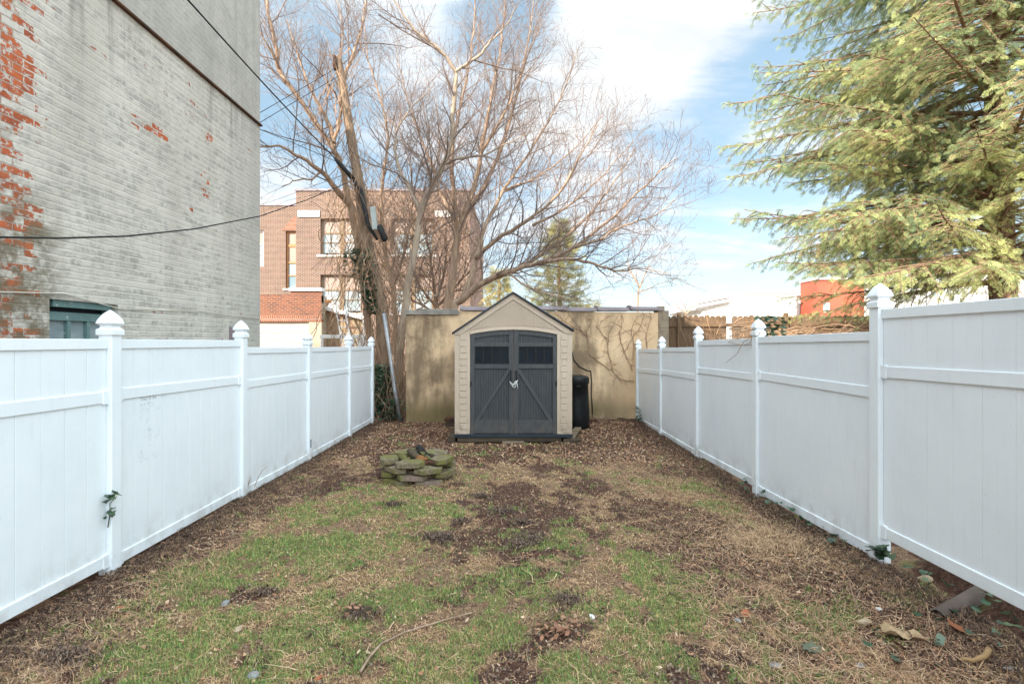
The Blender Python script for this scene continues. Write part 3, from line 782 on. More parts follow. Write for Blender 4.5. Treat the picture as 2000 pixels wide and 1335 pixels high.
# ================================================================== SHED
SY = 9.0
sh = thing('garden_shed', (.02, 10.0, .13), 'small beige and grey resin garden shed with double doors at the end of the yard', 'shed')
def sx(px): return (px-1000)*SY/1000
def sz(py): return H+(665-py)*SY/1000
xl, xr = sx(888), sx(1117.5); zb, ze = sz(849), sz(647)
body = MB().box(xl, xr, SY+.07, SY+2.0, zb, ze)
body.prism([(xl, ze-.001), (xr, ze-.001), (sx(1002), sz(574))], SY+.07, SY+2.0).build('wall', M['shed_beige'], sh)
for (a, b, q0, q1) in ((888, 918, 898.5, 911.5), (1088, 1117.5, 1096, 1107)):
    mb = MB().box(sx(a), sx(b), SY, SY+.068, zb+.01, ze-.002)
    k = 0; z = zb+.10
    while z < ze-.1:
        w = (0, .012)[k % 2]
        mb.box(sx(q0)-w, sx(q1)+w, SY-.012, SY+.002, z, z+.098); z += .112; k += 1
    mb.build('corner_panel', M['shed_beige'], sh, bevel=.004)
def arch(x, top=643.5, edge=652.5):
    t = (x-sx(1003))/(sx(1088)-sx(1003)); return sz(top + (edge-top)*t*t)
for s in (-1, 1):
    e0, e1 = (sx(1002.2), sx(919)) if s < 0 else (sx(1003.8), sx(1087))
    x0, x1 = min(e0, e1), max(e0, e1)
    zt = lambda x: arch(x)-.012
    mb = MB()
    # back board in strips under the arch
    npl = 26; w = (x1-x0)/npl
    wz0, wz1 = sz(711), sz(677); wx0, wx1 = (sx(927), sx(994)) if s < 0 else (sx(1013), sx(1080))
    for k in range(npl):
        a, b = x0+k*w, x0+(k+1)*w
        def strip(z0, z1a, z1b, y0):
            mb.add([(a+.003,y0,z0),(b-.003,y0,z0),(b-.003,y0,z1b),(a+.003,y0,z1a),(a+.003,SY+.06,z0),(b-.003,SY+.06,z0),(b-.003,SY+.06,z1b),(a+.003,SY+.06,z1a)],
                   [(0,1,2,3),(4,7,6,5),(0,4,5,1),(1,5,6,2),(2,6,7,3),(3,7,4,0)])
        mid = (a+b)/2
        if wx0 < mid < wx1:
            strip(zb+.03, wz0, wz0, SY+.030); strip(wz1, zt(a), zt(b), SY+.030)
        else: strip(zb+.03, zt(a), zt(b), SY+.030)
    for k in range(npl):
        a, b = x0+k*w, x0+(k+1)*w; mid = (a+b)/2
        if wx0 < mid < wx1:
            mb.box(a, b, SY+.038, SY+.058, zb+.03, wz0); mb.box(a, b, SY+.038, SY+.058, wz1, min(zt(a), zt(b))-.002)
        else: mb.box(a, b, SY+.038, SY+.058, zb+.03, min(zt(a), zt(b))-.002)
    # raised frame
    inner = wx1 if s < 0 else wx0; outer = wx0 if s < 0 else wx1
    def stile(a, b):
        a, b = min(a, b), max(a, b)
        mb.add([(a,SY+.004,zb+.02),(b,SY+.004,zb+.02),(b,SY+.004,zt(b)),(a,SY+.004,zt(a)),(a,SY+.055,zb+.02),(b,SY+.055,zb+.02),(b,SY+.055,zt(b)),(a,SY+.055,zt(a))],
               [(0,1,2,3),(4,7,6,5),(0,4,5,1),(1,5,6,2),(2,6,7,3),(3,7,4,0)])
    stile(e0, inner); stile(outer, e1)
    a, b = wx0, wx1; m = 8
    for k in range(m):
        p, q = a+(b-a)*k/m, a+(b-a)*(k+1)/m
        mb.add([(p,SY+.007,zt(p)-.075),(q,SY+.007,zt(q)-.075),(q,SY+.007,zt(q)),(p,SY+.007,zt(p)),(p,SY+.055,zt(p)-.075),(q,SY+.055,zt(q)-.075),(q,SY+.055,zt(q)),(p,SY+.055,zt(p))],
               [(0,1,2,3),(4,7,6,5),(0,4,5,1),(2,6,7,3)])
    mb.box(a, b, SY+.006, SY+.054, sz(676.5), sz(668.5)); mb.box(a, b, SY+.006, SY+.054, sz(719.5), sz(711))
    mb.box(a, b, SY+.008, SY+.054, zb+.03, sz(820))
    # diagonal brace
    t0 = Vector((inner, SY+.025, sz(722))); t1 = Vector((outer+(.03 if s < 0 else -.03), SY+.025, sz(822)))
    mb.bar(t0, t1, .034, .066, up=(0,1,0)) if False else mb.obox((t0+t1)/2, (t1-t0), (0,1,0), (t1-t0).cross(Vector((0,1,0))), (t1-t0).length, .030, .062)
    d = mb.build('door', M['shed_grey'], sh, bevel=.003)
    wb = MB().box(wx0-.001, wx1+.001, SY+.040, SY+.050, wz0, wz1)
    wn = wb.build('window', M['glass_dark'], d)
    fb = MB()
    for k in range(1, 4):
        xx = wx0+(wx1-wx0)*k/4; fb.box(xx-.012, xx+.012, SY+.028, SY+.041, wz0+.02, wz1-.02)
    fb.box(wx0, wx1, SY+.024, SY+.041, wz0, wz0+.02); fb.box(wx0, wx1, SY+.024, SY+.041, wz1-.02, wz1)
    fb.box(wx0, wx0+.02, SY+.024, SY+.041, wz0+.02, wz1-.02); fb.box(wx1-.02, wx1, SY+.024, SY+.041, wz0+.02, wz1-.02)
    fb.build('window_bars', M['black_plastic'], wn)
    hx = sx(997.5) if s < 0 else sx(1009)
    MB().tube([(hx,SY+.004,sz(724)),(hx,SY-.03,sz(726)),(hx,SY-.04,sz(732)),(hx,SY-.04,sz(740)),(hx,SY-.03,sz(746)),(hx,SY+.004,sz(748))], [.016,.014,.012,.012,.014,.016], 8).build('handle', M['black_plastic'], d, smooth=True)
    hz = sx(919.5) if s < 0 else sx(1086)
    MB().box(hz-.014, hz+.014, SY-.006, SY+.004, sz(754), sz(744)).build('hinge', M['black_plastic'], d)
# gable: a plate with an arched underside, ribbed triangle and raised rakes
ap = sz(573.5)
low = [(sx(px), arch(sx(px))+.002) for px in (1088, 1070, 1050, 1030, 1003, 976, 956, 936, 918)]
g = MB().prism([(sx(886), sz(650)), (sx(1002), ap), (sx(1119), sz(648)), (sx(1119), sz(651.5))] + low + [(sx(886), sz(653))], SY+.010, SY+.068)
gab = g.build('gable', M['shed_beige'], sh)
rb = MB()
def roofz(x): 
    return ap-abs(x-sx(1002))*((ap-sz(649))/(sx(1119)-sx(1002)))
k = sx(921)
while k < sx(1084):
    zt_ = roofz(k)-.115; zl = arch(k)+.075
    if zt_ > zl+.01: rb.box(k, k+.019, SY-.012, SY+.012, zl, zt_)
    k += .030
rb.build('ribbing', M['shed_beige'], gab)
tr = MB()
for s, ex, ez in ((-1, sx(886), sz(650)), (1, sx(1119), sz(648))):
    top = Vector((sx(1002), 0, ap)); en = Vector((ex, 0, ez))
    tr.prism([(top.x, top.z), (en.x, en.z), (en.x, en.z-.035), (en.x-s*.13, en.z-.02), (top.x, top.z-.10)], SY-.022, SY+.012)
for i in range(len(low)-1):
    (xa, za), (xb, zb_) = low[i], low[i+1]
    tr.prism([(xa,za),(xb,zb_),(xb,zb_+.055),(xa,za+.055)], SY-.020, SY+.0115)
tr.build('gable_trim', M['shed_beige'], gab)
rm = MB()
for s, ex, ez in ((-1, sx(883.5), sz(651)), (1, sx(1121), sz(645.5))):
    a = Vector((sx(1002), 0, sz(569.5)))
    rm.prism([(a.x, a.z), (ex, ez+.018), (ex, ez-.018), (a.x, ap+.002)], SY-.07, SY+2.06)
rm.build('roof', M['shed_roof'], sh, bevel=.006)
MB().box(xl-.005, xr+.005, SY-.03, SY+2.0, zb-.045, zb+.018).build('floor', M['shed_roof'], sh, bevel=.008)

# cord knotted round the two handles
mb = MB(); cx, cz = sx(1003), sz(747)
mb.tube([(sx(996),SY-.05,sz(744)),(sx(998),SY-.075,sz(747)),(cx,SY-.08,sz(750)),(sx(1007),SY-.08,sz(748)),(sx(1010),SY-.055,sz(744)),(sx(1008),SY-.02,sz(743))], .008, 6)
mb.tube([(sx(996),SY-.045,sz(747)),(sx(1000),SY-.07,sz(752)),(sx(1006),SY-.08,sz(747)),(sx(1011),SY-.05,sz(742))], .008, 6)
mb.tube([(cx,SY-.08,sz(749)),(sx(1006),SY-.085,sz(743)),(sx(1010),SY-.075,sz(749)),(sx(1011),SY-.07,sz(758))], .007, 6)
mb.tube([(cx,SY-.08,sz(749)),(sx(1001),SY-.085,sz(754)),(sx(1005),SY-.08,sz(756)),(sx(1008),SY-.075,sz(751))], .007, 6)
mb.top('cord', M['cord'], 'white cord knotted around the two door handles of the shed', 'cord', smooth=True)

# timbers under the shed
mb = MB().box(sx(893), sx(1096), SY-.02, SY+.09, .022, zb-.047); mb.top('timber_beam', M['timber'], 'dark weathered timber beam carrying the front edge of the shed', 'beam', bevel=.006)
mb = MB().box(sx(875), sx(889), SY-.05, SY+1.9, -.01, .132); mb.top('timber_sleeper', M['timber'], 'weathered timber sleeper sticking out at the left foot of the shed', 'sleeper', bevel=.008)
mb = MB().box(sx(1100), sx(1134), SY-.04, SY+.10, -.02, .075); mb.top('timber_offcut', M['timber'], 'mossy dark timber offcut at the right front foot of the shed', 'timber', bevel=.008)
mb = MB().obox((sx(1130), SY+.55, .085), (.25,1,0), (1,-.25,0), (0,0,1), 1.1, .13, .035); mb.top('plank', M['pale_timber'], 'grey plank lying beside the shed, pointing to the black bin', 'plank', bevel=.004)
mb = MB().box(sx(981), sx(1023), SY-.10, SY+.0, -.02, .045); mb.top('timber_block', M['pale_timber'], 'pale timber block under the middle of the shed front', 'block', bevel=.006)
mb = MB().box(-1.42, -1.17, 10.75, 11.0, .10, .17); mb.top('loose_brick', M['rust'], 'dark red paving brick on a small stack left of the shed', 'brick', bevel=.006)
mb = MB().box(-1.40, -1.12, 10.72, 11.02, -.02, .098); mb.top('stacked_block', M['timber'], 'dark mossy block under the loose brick left of the shed', 'block', bevel=.008)

# ================================================================== BIN
cx, cy = 1.345, 10.62
bn = thing('rubbish_bin', (cx, cy, 0), 'black plastic rubbish bin with a lid standing between shed and stucco wall', 'bin')
MB().lathe([(.235,.0),(.25,.012),(.268,.05),(.262,.3),(.245,.6),(.235,.90),(.248,.905),(.248,.935),(.236,.94)], cx, cy, 28).build('body', M['black_plastic'], bn, smooth=True)
MB().lathe([(.252,.925),(.258,.93),(.258,1.0),(.252,1.03),(.225,1.065),(.15,1.085),(.03,1.09)], cx, cy, 28).build('lid', M['black_plastic'], bn, smooth=True)
MB().box(cx-.05, cx+.05, cy-.285, cy-.235, .86, .895).build('handle', M['black_plastic'], bn, bevel=.008)

# ================================================================== STUCCO WALL
WA = Vector((-2.34, 11.30, 0)); WB = Vector((3.66, 11.95, 0))
wd = (WB-WA).normalized(); wn_ = Vector((wd.y, -wd.x, 0))      # towards the yard
def wallpt(px, py, off=0.0):
    d = Vector(((px-1000)/1000, 1.0, (665-py)/1000))
    a = WA + wn_*off
    t = (a.dot(wn_) ) / (d.dot(wn_))
    return Vector((d.x*t, d.y*t, H+d.z*t))
sw = thing('stucco_wall', ((WA+WB)/2), 'old stained tan stucco wall closing the yard behind the shed', 'wall')
def wallbox(mb, u0, u1, v0, v1, z0, z1):
    """u along the wall, v out of its face towards the yard"""
    p = [WA+wd*u0+wn_*v0, WA+wd*u1+wn_*v0, WA+wd*u1+wn_*v1, WA+wd*u0+wn_*v1]
    mb.add([(q.x,q.y,z) for z in (z0,z1) for q in p], [(0,3,2,1),(4,5,6,7),(0,1,5,4),(1,2,6,5),(2,3,7,6),(3,0,4,7)])
LW = (WB-WA).length
mb = MB(); wallbox(mb, 0, LW-.26, -.28, 0, -.2, 2.455); mb.build('wall', M['stucco'], sw)
mb = MB()
rows = [(-.2,.9),(.905,1.3),(1.305,1.7),(1.705,2.1),(2.105,2.50)]
for i, (a, b) in enumerate(rows): wallbox(mb, LW-.258, LW-.003*(i % 2), -.282, .002+.004*(i % 2), a, b)
wallbox(mb, LW-.255, LW-.10, -.28, .0, 2.50, 2.60)
mb.build('block_pier', M['block'], sw, bevel=.006)
mb = MB(); wallbox(mb, -.03, 1.16, -.34, .05, 2.457, 2.475); wallbox(mb, -.03, 1.17, .035, .055, 2.375, 2.474); wallbox(mb, .3, 1.14, -.3, .03, 2.476, 2.505)
mb.build('flashing', M['flashing'], sw, bevel=.004)
u = 1.18; k = 0
while u < LW-.2:
    u1 = min(u+.78, LW-.13)
    zc = 2.475+.012*((k*7) % 3)
    pts0 = WA+wd*u; pts1 = WA+wd*u1
    mb = MB()
    def ring(q, r, lift=0):
        out = []
        for j in range(12):
            a = math.pi*j/11
            o_ = q + wn_*(-.14 + math.cos(a)*r*1.6)
            out.append((o_.x, o_.y, zc+lift+math.sin(a)*r*.85))
        return out
    mb.loft([ring(pts0, .135, .012), ring(pts0+wd*.05, .135, .012), ring(pts0+wd*.055, .118), ring(pts1+wd*.0, .112)])
    mb.build('coping_tile', M['coping'], sw, smooth=False); u = u1+.004; k += 1

# bare vines climbing the wall
def vine(name, lines, label, r=.011, off=.015):
    mb = MB()
    for L in lines:
        pts = []
        for i in range(len(L)-1):
            a, b = L[i], L[i+1]
            for t in (0, .33, .66):
                pts.append(wallpt(a[0]+(b[0]-a[0])*t+RNG.uniform(-1.2,1.2), a[1]+(b[1]-a[1])*t+RNG.uniform(-1.2,1.2), off+RNG.uniform(0,.012)))
        pts.append(wallpt(*L[-1], off))
        n = len(pts); mb.tube(pts, [r*(1-.65*i/(n-1)) for i in range(n)], 5)
        # side shoots
        for i in range(1, n-1):
            for rep in range(2):
                if RNG.random() < .55:
                    a = RNG.uniform(-2.6, 2.6); l = RNG.uniform(.06, .32); p = pts[i]; q = [p]
                    for j in range(4):
                        a += RNG.uniform(-.5, .5)
                        p = p + wd*math.sin(a)*l/4 + Vector((0,0,math.cos(a)*l/4)); q.append(p)
                    if max(v.z for v in q) < 2.45: mb.tube(q, [r*.45, r*.4, r*.33, r*.27, r*.18], 4)
    return mb.top(name, M['vine'], label, 'vine')
def zz4(L): return [(780+x/3.927, 540+y/3.927) for x, y in L]
vine('climbing_vine', [zz4(L) for L in (
    [(1800,800),(1720,795),(1670,760),(1640,730),(1580,690),(1510,640),(1460,590),(1445,520),(1450,470),(1400,410),(1340,340),(1290,270)],
    [(1445,480),(1440,420),(1470,350),(1490,290)],
    [(1640,730),(1620,650),(1600,570),(1595,500),(1560,440),(1520,390),(1570,330),(1640,290)],
    [(1600,520),(1610,430),(1650,350),(1690,270)],
    [(1790,720),(1760,650),(1725,580),(1700,500),(1690,420),(1720,340),(1700,270)],
    [(1400,410),(1350,400),(1260,330),(1190,270)],
    [(1790,640),(1800,520),(1780,400),(1830,290)],
    [(1725,580),(1790,470),(1850,380),(1880,300),(1860,255)],
    [(1900,560),(1890,430),(1930,330),(1920,262)],[(1980,560),(2000,430),(1985,330),(2020,270)])],
    'bare brown vine stems spreading over the right half of the stucco wall')
vine('dead_creeper', [zz4(L) for L in ([(60,440),(90,455),(160,468)],[(150,285),(190,300),(195,400)],[(120,290),(60,330),(50,400)],[(180,285),(230,330),(240,360)])],
     'dead creeper stems hanging over the top left corner of the stucco wall', .009)
mb = MB()
L = zz4([(1325,580),(1340,640),(1380,690),(1430,715),(1468,725),(1474,800),(1472,900),(1480,1000),(1482,1080)])
mb.tube([wallpt(a, b, .02) for a, b in L], .012, 6); mb.top('black_cable', M['rubber'], 'black cable running down the stucco wall behind the bin', 'cable')
# low dead plant at the wall foot
def dead_plant(c, label, n=40, h=.3, w=.16):
    mb = MB()
    for i in range(n):
        a = RNG.uniform(0, 6.28); p = Vector(c)+Vector((math.cos(a)*RNG.uniform(0,.04), math.sin(a)*RNG.uniform(0,.04), -.02)); q = [p]
        l = h*RNG.uniform(.5,1.1); sp = RNG.uniform(.1, w/h*1.5)
        for j in range(4):
            p = p + Vector((math.cos(a)*sp*l/4*(1+j*.4), math.sin(a)*sp*l/4*(1+j*.4), l/4*(1-.22*j))); q.append(p.copy())
        mb.tube(q, [.006,.005,.004,.003,.002], 4)
    return mb.top('dead_plant', M['bark_red'], label, 'dead plant')
dead_plant((1.98, 11.3, 0), 'small clump of dead brown stems at the wall foot, right of the bin')

# ================================================================== PAVER RING
ring_c = Vector((-1.25, 6.74, 0))
def paver_mb(L, W, T, seed):
    r = random.Random(seed); mb = MB()
    out = [(-L/2,-.02),(-L/2+.06,-W/2),(L/2-.06,-W/2),(L/2,-.01),(L/2-.08,W/2),(-L/2+.07,W/2)]
    out = [(x+r.uniform(-.012,.012), y+r.uniform(-.01,.01)) for x, y in out]
    pts = []
    for i in range(6):
        a, b = out[i], out[(i+1) % 6]
        for t in (0, .3, .7): pts.append((a[0]+(b[0]-a[0])*t+r.uniform(-.003,.003)*(t > 0), a[1]+(b[1]-a[1])*t+r.uniform(-.003,.003)*(t > 0)))
    def ring(z, s): return [(x*s, y*s, z+r.uniform(-.002,.002)) for x, y in pts]
    mb.loft([ring(0,.992), ring(.003,1), ring(T-.003,1), ring(T,.99), ring(T+.001,.55), ring(T+.001,.1)])
    return mb
sector = ['front left','front right','right','rear','left']
course = ['bottom','second','third','top']
adj = {0:'greenish grey', 1:'mossy', 2:'pinkish grey', 3:'weathered'}
for lv in range(4):
    for k in range(5):
        a = R(-90-38+72*k + (36 if lv % 2 else 0)) + RNG.uniform(-.06,.06)
        rad = .355+RNG.uniform(-.03,.03)
        pink = (lv, k) in ((2,0),(1,0),(3,2),(0,1))
        o = paver_mb(.375, .235, .058, lv*10+k).build('stone_paver', M['paver_pink' if pink else 'paver_moss'])
        o.location = (ring_c.x+math.cos(a)*rad, ring_c.y+math.sin(a)*rad, float(gz(ring_c.x, ring_c.y))-.012+lv*.078)
        o.rotation_euler = (RNG.uniform(-.035,.035), RNG.uniform(-.035,.035), a+math.pi/2+RNG.uniform(-.13,.13))
        sec = ['front left','front right','right','rear','left'][k] if lv % 2 == 0 else ['front','right front','right rear','left rear','left front'][k]
        tag(o, f"{'pinkish grey' if pink else 'mossy grey'} paver at the {sec} of the {course[lv]} course in the stone ring", 'paver', 'pavers stacked in a ring on the lawn')
def log(a, b, r, mat, label, squash=.8, seed=0):
    rr = random.Random(seed); a = Vector(a); b = Vector(b); n = 7
    pts = [a+(b-a)*i/(n-1)+Vector((rr.uniform(-.008,.008), rr.uniform(-.008,.008), rr.uniform(-.008,.008))) for i in range(n)]
    mb = MB(); mb.tube(pts, [r*rr.uniform(.8,1.12) for _ in range(n)], 9)
    mb.v = [(x+rr.uniform(-.006,.006), y+rr.uniform(-.006,.006), z+rr.uniform(-.006,.006)) for x, y, z in mb.v]
    return mb.top('log', M[mat], label, 'log', 'charred logs in the stone ring')
cx, cy = ring_c.x, ring_c.y
log((cx-.22,cy+.02,.27),(cx-.02,cy-.10,.17),.05,'moss_log','mossy split log lying left in the stone ring',seed=1)
log((cx-.14,cy+.14,.33),(cx+.05,cy-.02,.23),.042,'timber','brown weathered log behind the mossy split log in the ring',seed=2)
log((cx-.02,cy+.20,.365),(cx+.14,cy+.02,.24),.048,'char','charred black log end sticking up at the back of the ring',seed=3)
log((cx+.02,cy-.02,.25),(cx+.12,cy-.07,.22),.058,'rot_wood','orange brown rotten wood chunk in the middle of the ring',seed=4)
log((cx+.04,cy+.10,.30),(cx+.26,cy-.12,.215),.03,'moss_log','thin green mossy stick leaning over the right side of the ring',seed=5)
log((cx+.12,cy-.20,.235),(cx+.28,cy-.235,.262),.026,'rust','reddish wood piece lying on the front right pavers of the ring',seed=6)

# ================================================================== SMALL THINGS ON THE GROUND
def rock(px, py, s, mat, label, cat, name, seed=0, flat=.55, sink=.25):
    c = on_ground(px, py); r = random.Random(seed)
    import bmesh
    bm = bmesh.new(); bmesh.ops.create_icosphere(bm, subdivisions=2, radius=1.0)
    k = [Vector((r.uniform(-1,1), r.uniform(-1,1), r.uniform(-1,1))).normalized() for _ in range(7)]; kd = [r.uniform(.55,.85) for _ in k]
    for v in bm.verts:
        p = v.co.copy()
        for n_, d_ in zip(k, kd):
            e = p.dot(n_)-d_
            if e > 0: p -= n_*e
        v.co = Vector((p.x*s[0], p.y*s[1], p.z*s[0]*flat))
    me = bpy.data.meshes.new(name); bm.to_mesh(me); bm.free(); me.materials.append(M[mat])
    o = bpy.data.objects.new(name, me); COL.objects.link(o)
    zmin = min(v.co.z for v in me.vertices)
    o.location = (c.x, c.y, c.z-zmin*(1-sink)*.8); o.rotation_euler = (0,0,r.uniform(0,6.28))
    return tag(o, label, cat)
rock(237,1187,(.035,.026),'brick_chip','orange red broken brick piece on the grass near the left fence','brick piece','brick_piece',1,.4)
rock(466,1228,(.042,.03),'tan_stone','flat pale tan stone chip on the green grass at lower left','stone','stone_chip',2,.25)
rock(441,1180,(.036,.028),'grey_stone','grey stone half sunk in the grass, uphill of the tan chip','stone','stone',3)
rock(495,1322,(.034,.03),'grey_stone','small blue grey stone at the very bottom of the lawn, left of centre','stone','stone',4)
rock(622,1328,(.03,.022),'brick_chip','red brick crumb at the bottom edge of the lawn','brick piece','brick_piece',5,.5)
rock(1156,1205,(.03,.018),'white_paint','small whitish chip on the grass in the lower middle','stone','stone_chip',26,.45,.4)
rock(1457,1200,(.05,.034),'brick_chip','flat orange brick fragment on bare soil right of the lawn','brick piece','brick_piece',7,.35)
rock(1442,1215,(.03,.022),'grey_stone','grey stone chip beside the flat orange brick fragment','stone','stone',8)
rock(1807,1133,(.05,.036),'tan_stone','tan rock below the nearest right fence panel','rock','rock',9,.6)
rock(1690,1217,(.06,.032),'tan_stone','long tan stone on the soil next to the green tuft at lower right','stone','stone',10,.4)
rock(1718,1192,(.026,.018),'cord','small white pebble on the dark soil at lower right','pebble','pebble',11,.6)
rock(1972,1305,(.045,.03),'grey_stone','dark slate chip at the bottom right corner of the yard','slate chip','slate_chip',12,.25)
rock(1515,1300,(.04,.028),'grey_stone','grey slate chip on reddish soil at the bottom right','slate chip','slate_chip',13,.25)
rock(1694,1112,(.02,.018),'char','small black lump on the soil in front of the tall right post','lump','charcoal_lump',14,.8)
rock(1680,1302,(.035,.025),'grey_stone','grey chip below the weed rosette at lower right','stone','stone',15,.3)
rock(1128,772,(.03,.03),'grey_stone','grey pebble by the bin','pebble','pebble',16) if False else None
def stick(name, pix, r, mat, label, cat='stick', lift=.012):
    pts = [on_ground(*p)+Vector((0,0,lift+r)) for p in pix]
    fine = []
    for i in range(len(pts)-1):
        for t in (0,.5): 
            q = pts[i].lerp(pts[i+1], t); q.z += RNG.uniform(-.003,.006); fine.append(q)
    fine.append(pts[-1]); n = len(fine)
    mb = MB().tube(fine, [r*(1-.5*i/(n-1)) for i in range(n)], 7)
    return mb.top(name, M[mat], label, cat, smooth=True)
stick('fallen_branch', [(704,1318),(722,1290),(745,1262),(790,1240),(850,1222),(895,1208),(922,1202)], .008, 'bark', 'long thin fallen branch curving across the lower lawn', 'branch')
stick('curved_stick', [(1932,1278),(1922,1294),(1900,1302),(1876,1300)], .017, 'bone_stick', 'smooth curved tan stick in the lower right corner', 'stick', .02)
stick('twig', [(1372,1136),(1392,1150),(1412,1163)], .005, 'vine', 'short pale twig on bare soil right of the small green tuft', 'twig')
stick('twig', [(1512,1230),(1530,1245),(1548,1260)], .005, 'vine', 'short straight twig above the weed rosette at lower right', 'twig')
stick('twig', [(0,1268),(60,1269),(125,1274)], .006, 'vine', 'thin twig lying at the bottom left edge of the lawn', 'twig')
stick('long_straw', [(278,1140),(230,1152),(170,1180),(95,1215)], .005, 'vine', 'long dry stalk lying beside the nearest left fence panel', 'stalk')
# rolled wire mesh under the right fence
a = on_ground(1832,1210)+Vector((0,0,.018)); b = Vector((3.28, 3.42, .19))
mb = MB(); d = (b-a).normalized(); s1 = d.cross(Vector((0,0,1))).normalized(); s2 = s1.cross(d); Lr = (b-a).length
for i in range(46):
    th = 2*math.pi*i/46
    for sg in (1, -1):
        pts = []
        for j in range(9):
            t = j/8; an = th+sg*t*1.9; rr = .044+.010*t
            pts.append(a+d*Lr*t+(s1*math.cos(an)+s2*math.sin(an))*rr)
        mb.tube(pts, .0022, 3, cap=False)
core = [a+d*Lr*t for t in (0,.5,1)]
mb.tube(core, [.022,.026,.030], 12)
mb.top('wire_mesh_roll', M['wire_mesh'], 'rusty roll of wire mesh poking out under the nearest right fence panel', 'wire mesh')
# crumpled brown paper
c = on_ground(1768,1248); r = random.Random(5); nx, ny = 9, 5; mb = MB(); vs = []
for j in range(ny):
    for i in range(nx):
        u, v = i/(nx-1)-.5, j/(ny-1)-.5
        vs.append((c.x+u*.20+v*.03, c.y-u*.10+v*.085, c.z+.022+.02*math.sin(i*1.3)*math.cos(j*1.7)+r.uniform(-.008,.008)+abs(v)*.03))
vs2 = [(x, y, z-.004) for x, y, z in vs]
fs = [(j*nx+i, j*nx+i+1, (j+1)*nx+i+1, (j+1)*nx+i) for j in range(ny-1) for i in range(nx-1)]
mb.add(vs, fs); mb.top('paper_scrap', M['paper'], 'crumpled strip of brown paper on the litter at lower right', 'paper')
def leaf_thing(name, cs, size, pal, label, cat, mat='ivy', curl=.3, lift=.03):
    P = [on_ground(*q) for q in cs]
    x = np.array([p.x for p in P]); y = np.array([p.y for p in P]); n = len(x)
    V, F, C = leaves(x, y, size*(.8+.4*NP.random(n)), tones(n, pal), lift, curl)
    V[:,2] += .01
    c = V.mean(0); c[2] = V[:,2].min()
    return tag(big_mesh(name, V, F, M[mat], C, loc=c), label, cat)
IV = [(.035,.075,.04),(.055,.11,.06),(.09,.14,.095)]
leaf_thing('curled_leaf', [(1868,1236)], .13, [(.34,.13,.06)], 'large curled orange brown leaf beside the brown paper strip', 'leaf', 'litter', .9, .02)
leaf_thing('curled_leaf', [(1760,1270)], .11, [(.16,.07,.06)], 'dark purplish curled leaf below the brown paper strip', 'leaf', 'litter', .8, .02)
leaf_thing('ivy_leaf', [(1837,1260)], .10, [(.14,.20,.14)], 'pale green ivy leaf lying flat below the orange leaf', 'leaf', 'ivy', .1, .03)
leaf_thing('dry_leaf', [(1545,1092)], .09, [(.36,.19,.10)], 'single tan dry leaf on straw near the second right post', 'leaf', 'litter', .6, .02)
leaf_thing('leaf_pile', [(1090+RNG.gauss(0,22), 1238+RNG.gauss(0,11)) for _ in range(60)], .042, [(.30,.15,.085),(.22,.11,.07),(.40,.23,.14)], 'small heap of reddish dead leaves on the lower middle lawn', 'leaf pile', 'litter', .8, .022)['kind'] = 'stuff'
leaf_thing('leaf_pile', [(690+RNG.gauss(0,16), 1196+RNG.gauss(0,8)) for _ in range(30)], .035, [(.30,.15,.085),(.22,.11,.07),(.40,.23,.14)], 'loose heap of dead leaves on the green grass above the fallen branch', 'leaf pile', 'litter', .8, .02)['kind'] = 'stuff'
# ivy along the fences
def ivy(pts3, label, size=.06, seed=0, name='ivy_plant'):
    r = np.random.default_rng(seed); n = len(pts3); P = np.array(pts3)
    a = r.random(n)*6.28; el = (r.random(n)-.35)*1.6
    d = np.stack([np.cos(a)*np.cos(el), np.sin(a)*np.cos(el), np.sin(el)], -1); up = np.zeros((n,3)); up[:,2] = 1
    s = np.cross(d, up+.5*(r.random((n,3))-.5)); s /= np.linalg.norm(s, axis=1)[:,None]; nn = np.cross(s, d)
    sz_ = (size*(.6+.7*r.random(n)))[:,None]
    prof = [(-.45,0,0),(-.5,.28,.05),(-.12,.5,.1),(.05,.26,.04),(.55,0,-.08)]
    V = np.stack([P+d*sz_*t+s*sz_*w+nn*sz_*h for t, w, h in prof] + [P+d*sz_*t-s*sz_*w+nn*sz_*h for t, w, h in prof[1:4]], 1)
    o_ = (np.arange(n)*8)[:,None]
    F = np.concatenate([o_+np.array([q]) for q in ((0,1,2),(0,2,3),(0,3,4),(0,5,6)[::-1],(0,6,7)[::-1],(0,7,4)[::-1])], 0)
    C = np.repeat(tones(n, IV+[(.12,.16,.09)]), 8, 0)
    V = V.reshape(-1,3); c = V.mean(0); c[2] = V[:,2].min()
    return tag(big_mesh(name, V, F, M['ivy'], C, loc=c), label, 'ivy')
ivy([(RX-.06+RNG.uniform(-.05,.03), 3.93+RNG.uniform(-.07,.05), .19+RNG.uniform(-.04,.05)) for _ in range(16)], 'dark green ivy leaves at the foot of the tall right fence post', .085, 3)
ivy([(RNG.uniform(2.78,3.0), RNG.uniform(2.9,3.9), RNG.uniform(.13,.26)) for _ in range(26)], 'trailing ivy leaves in the dark gap below the nearest right panel', .05, 4)['kind'] = 'stuff'
ivy([(RNG.uniform(2.70,2.9), RNG.uniform(4.3,6.6), RNG.uniform(.05,.12)) for _ in range(46)], 'sparse ivy leaves along the foot of the middle right fence panels', .06, 5)
ivy([(RX-.05+RNG.uniform(-.06,.0), RNG.uniform(11.0,11.7), RNG.uniform(.02,.35)) for _ in range(50)], 'small ivy climbing the far end of the right fence by the wall', .06, 6)
ivy([on_ground(1690+RNG.uniform(0,300), 1200+RNG.uniform(0,110))+Vector((0,0,.03)) for _ in range(14)], 'scattered ivy leaves among the litter in the lower right corner', .05, 7)['kind'] = 'stuff'
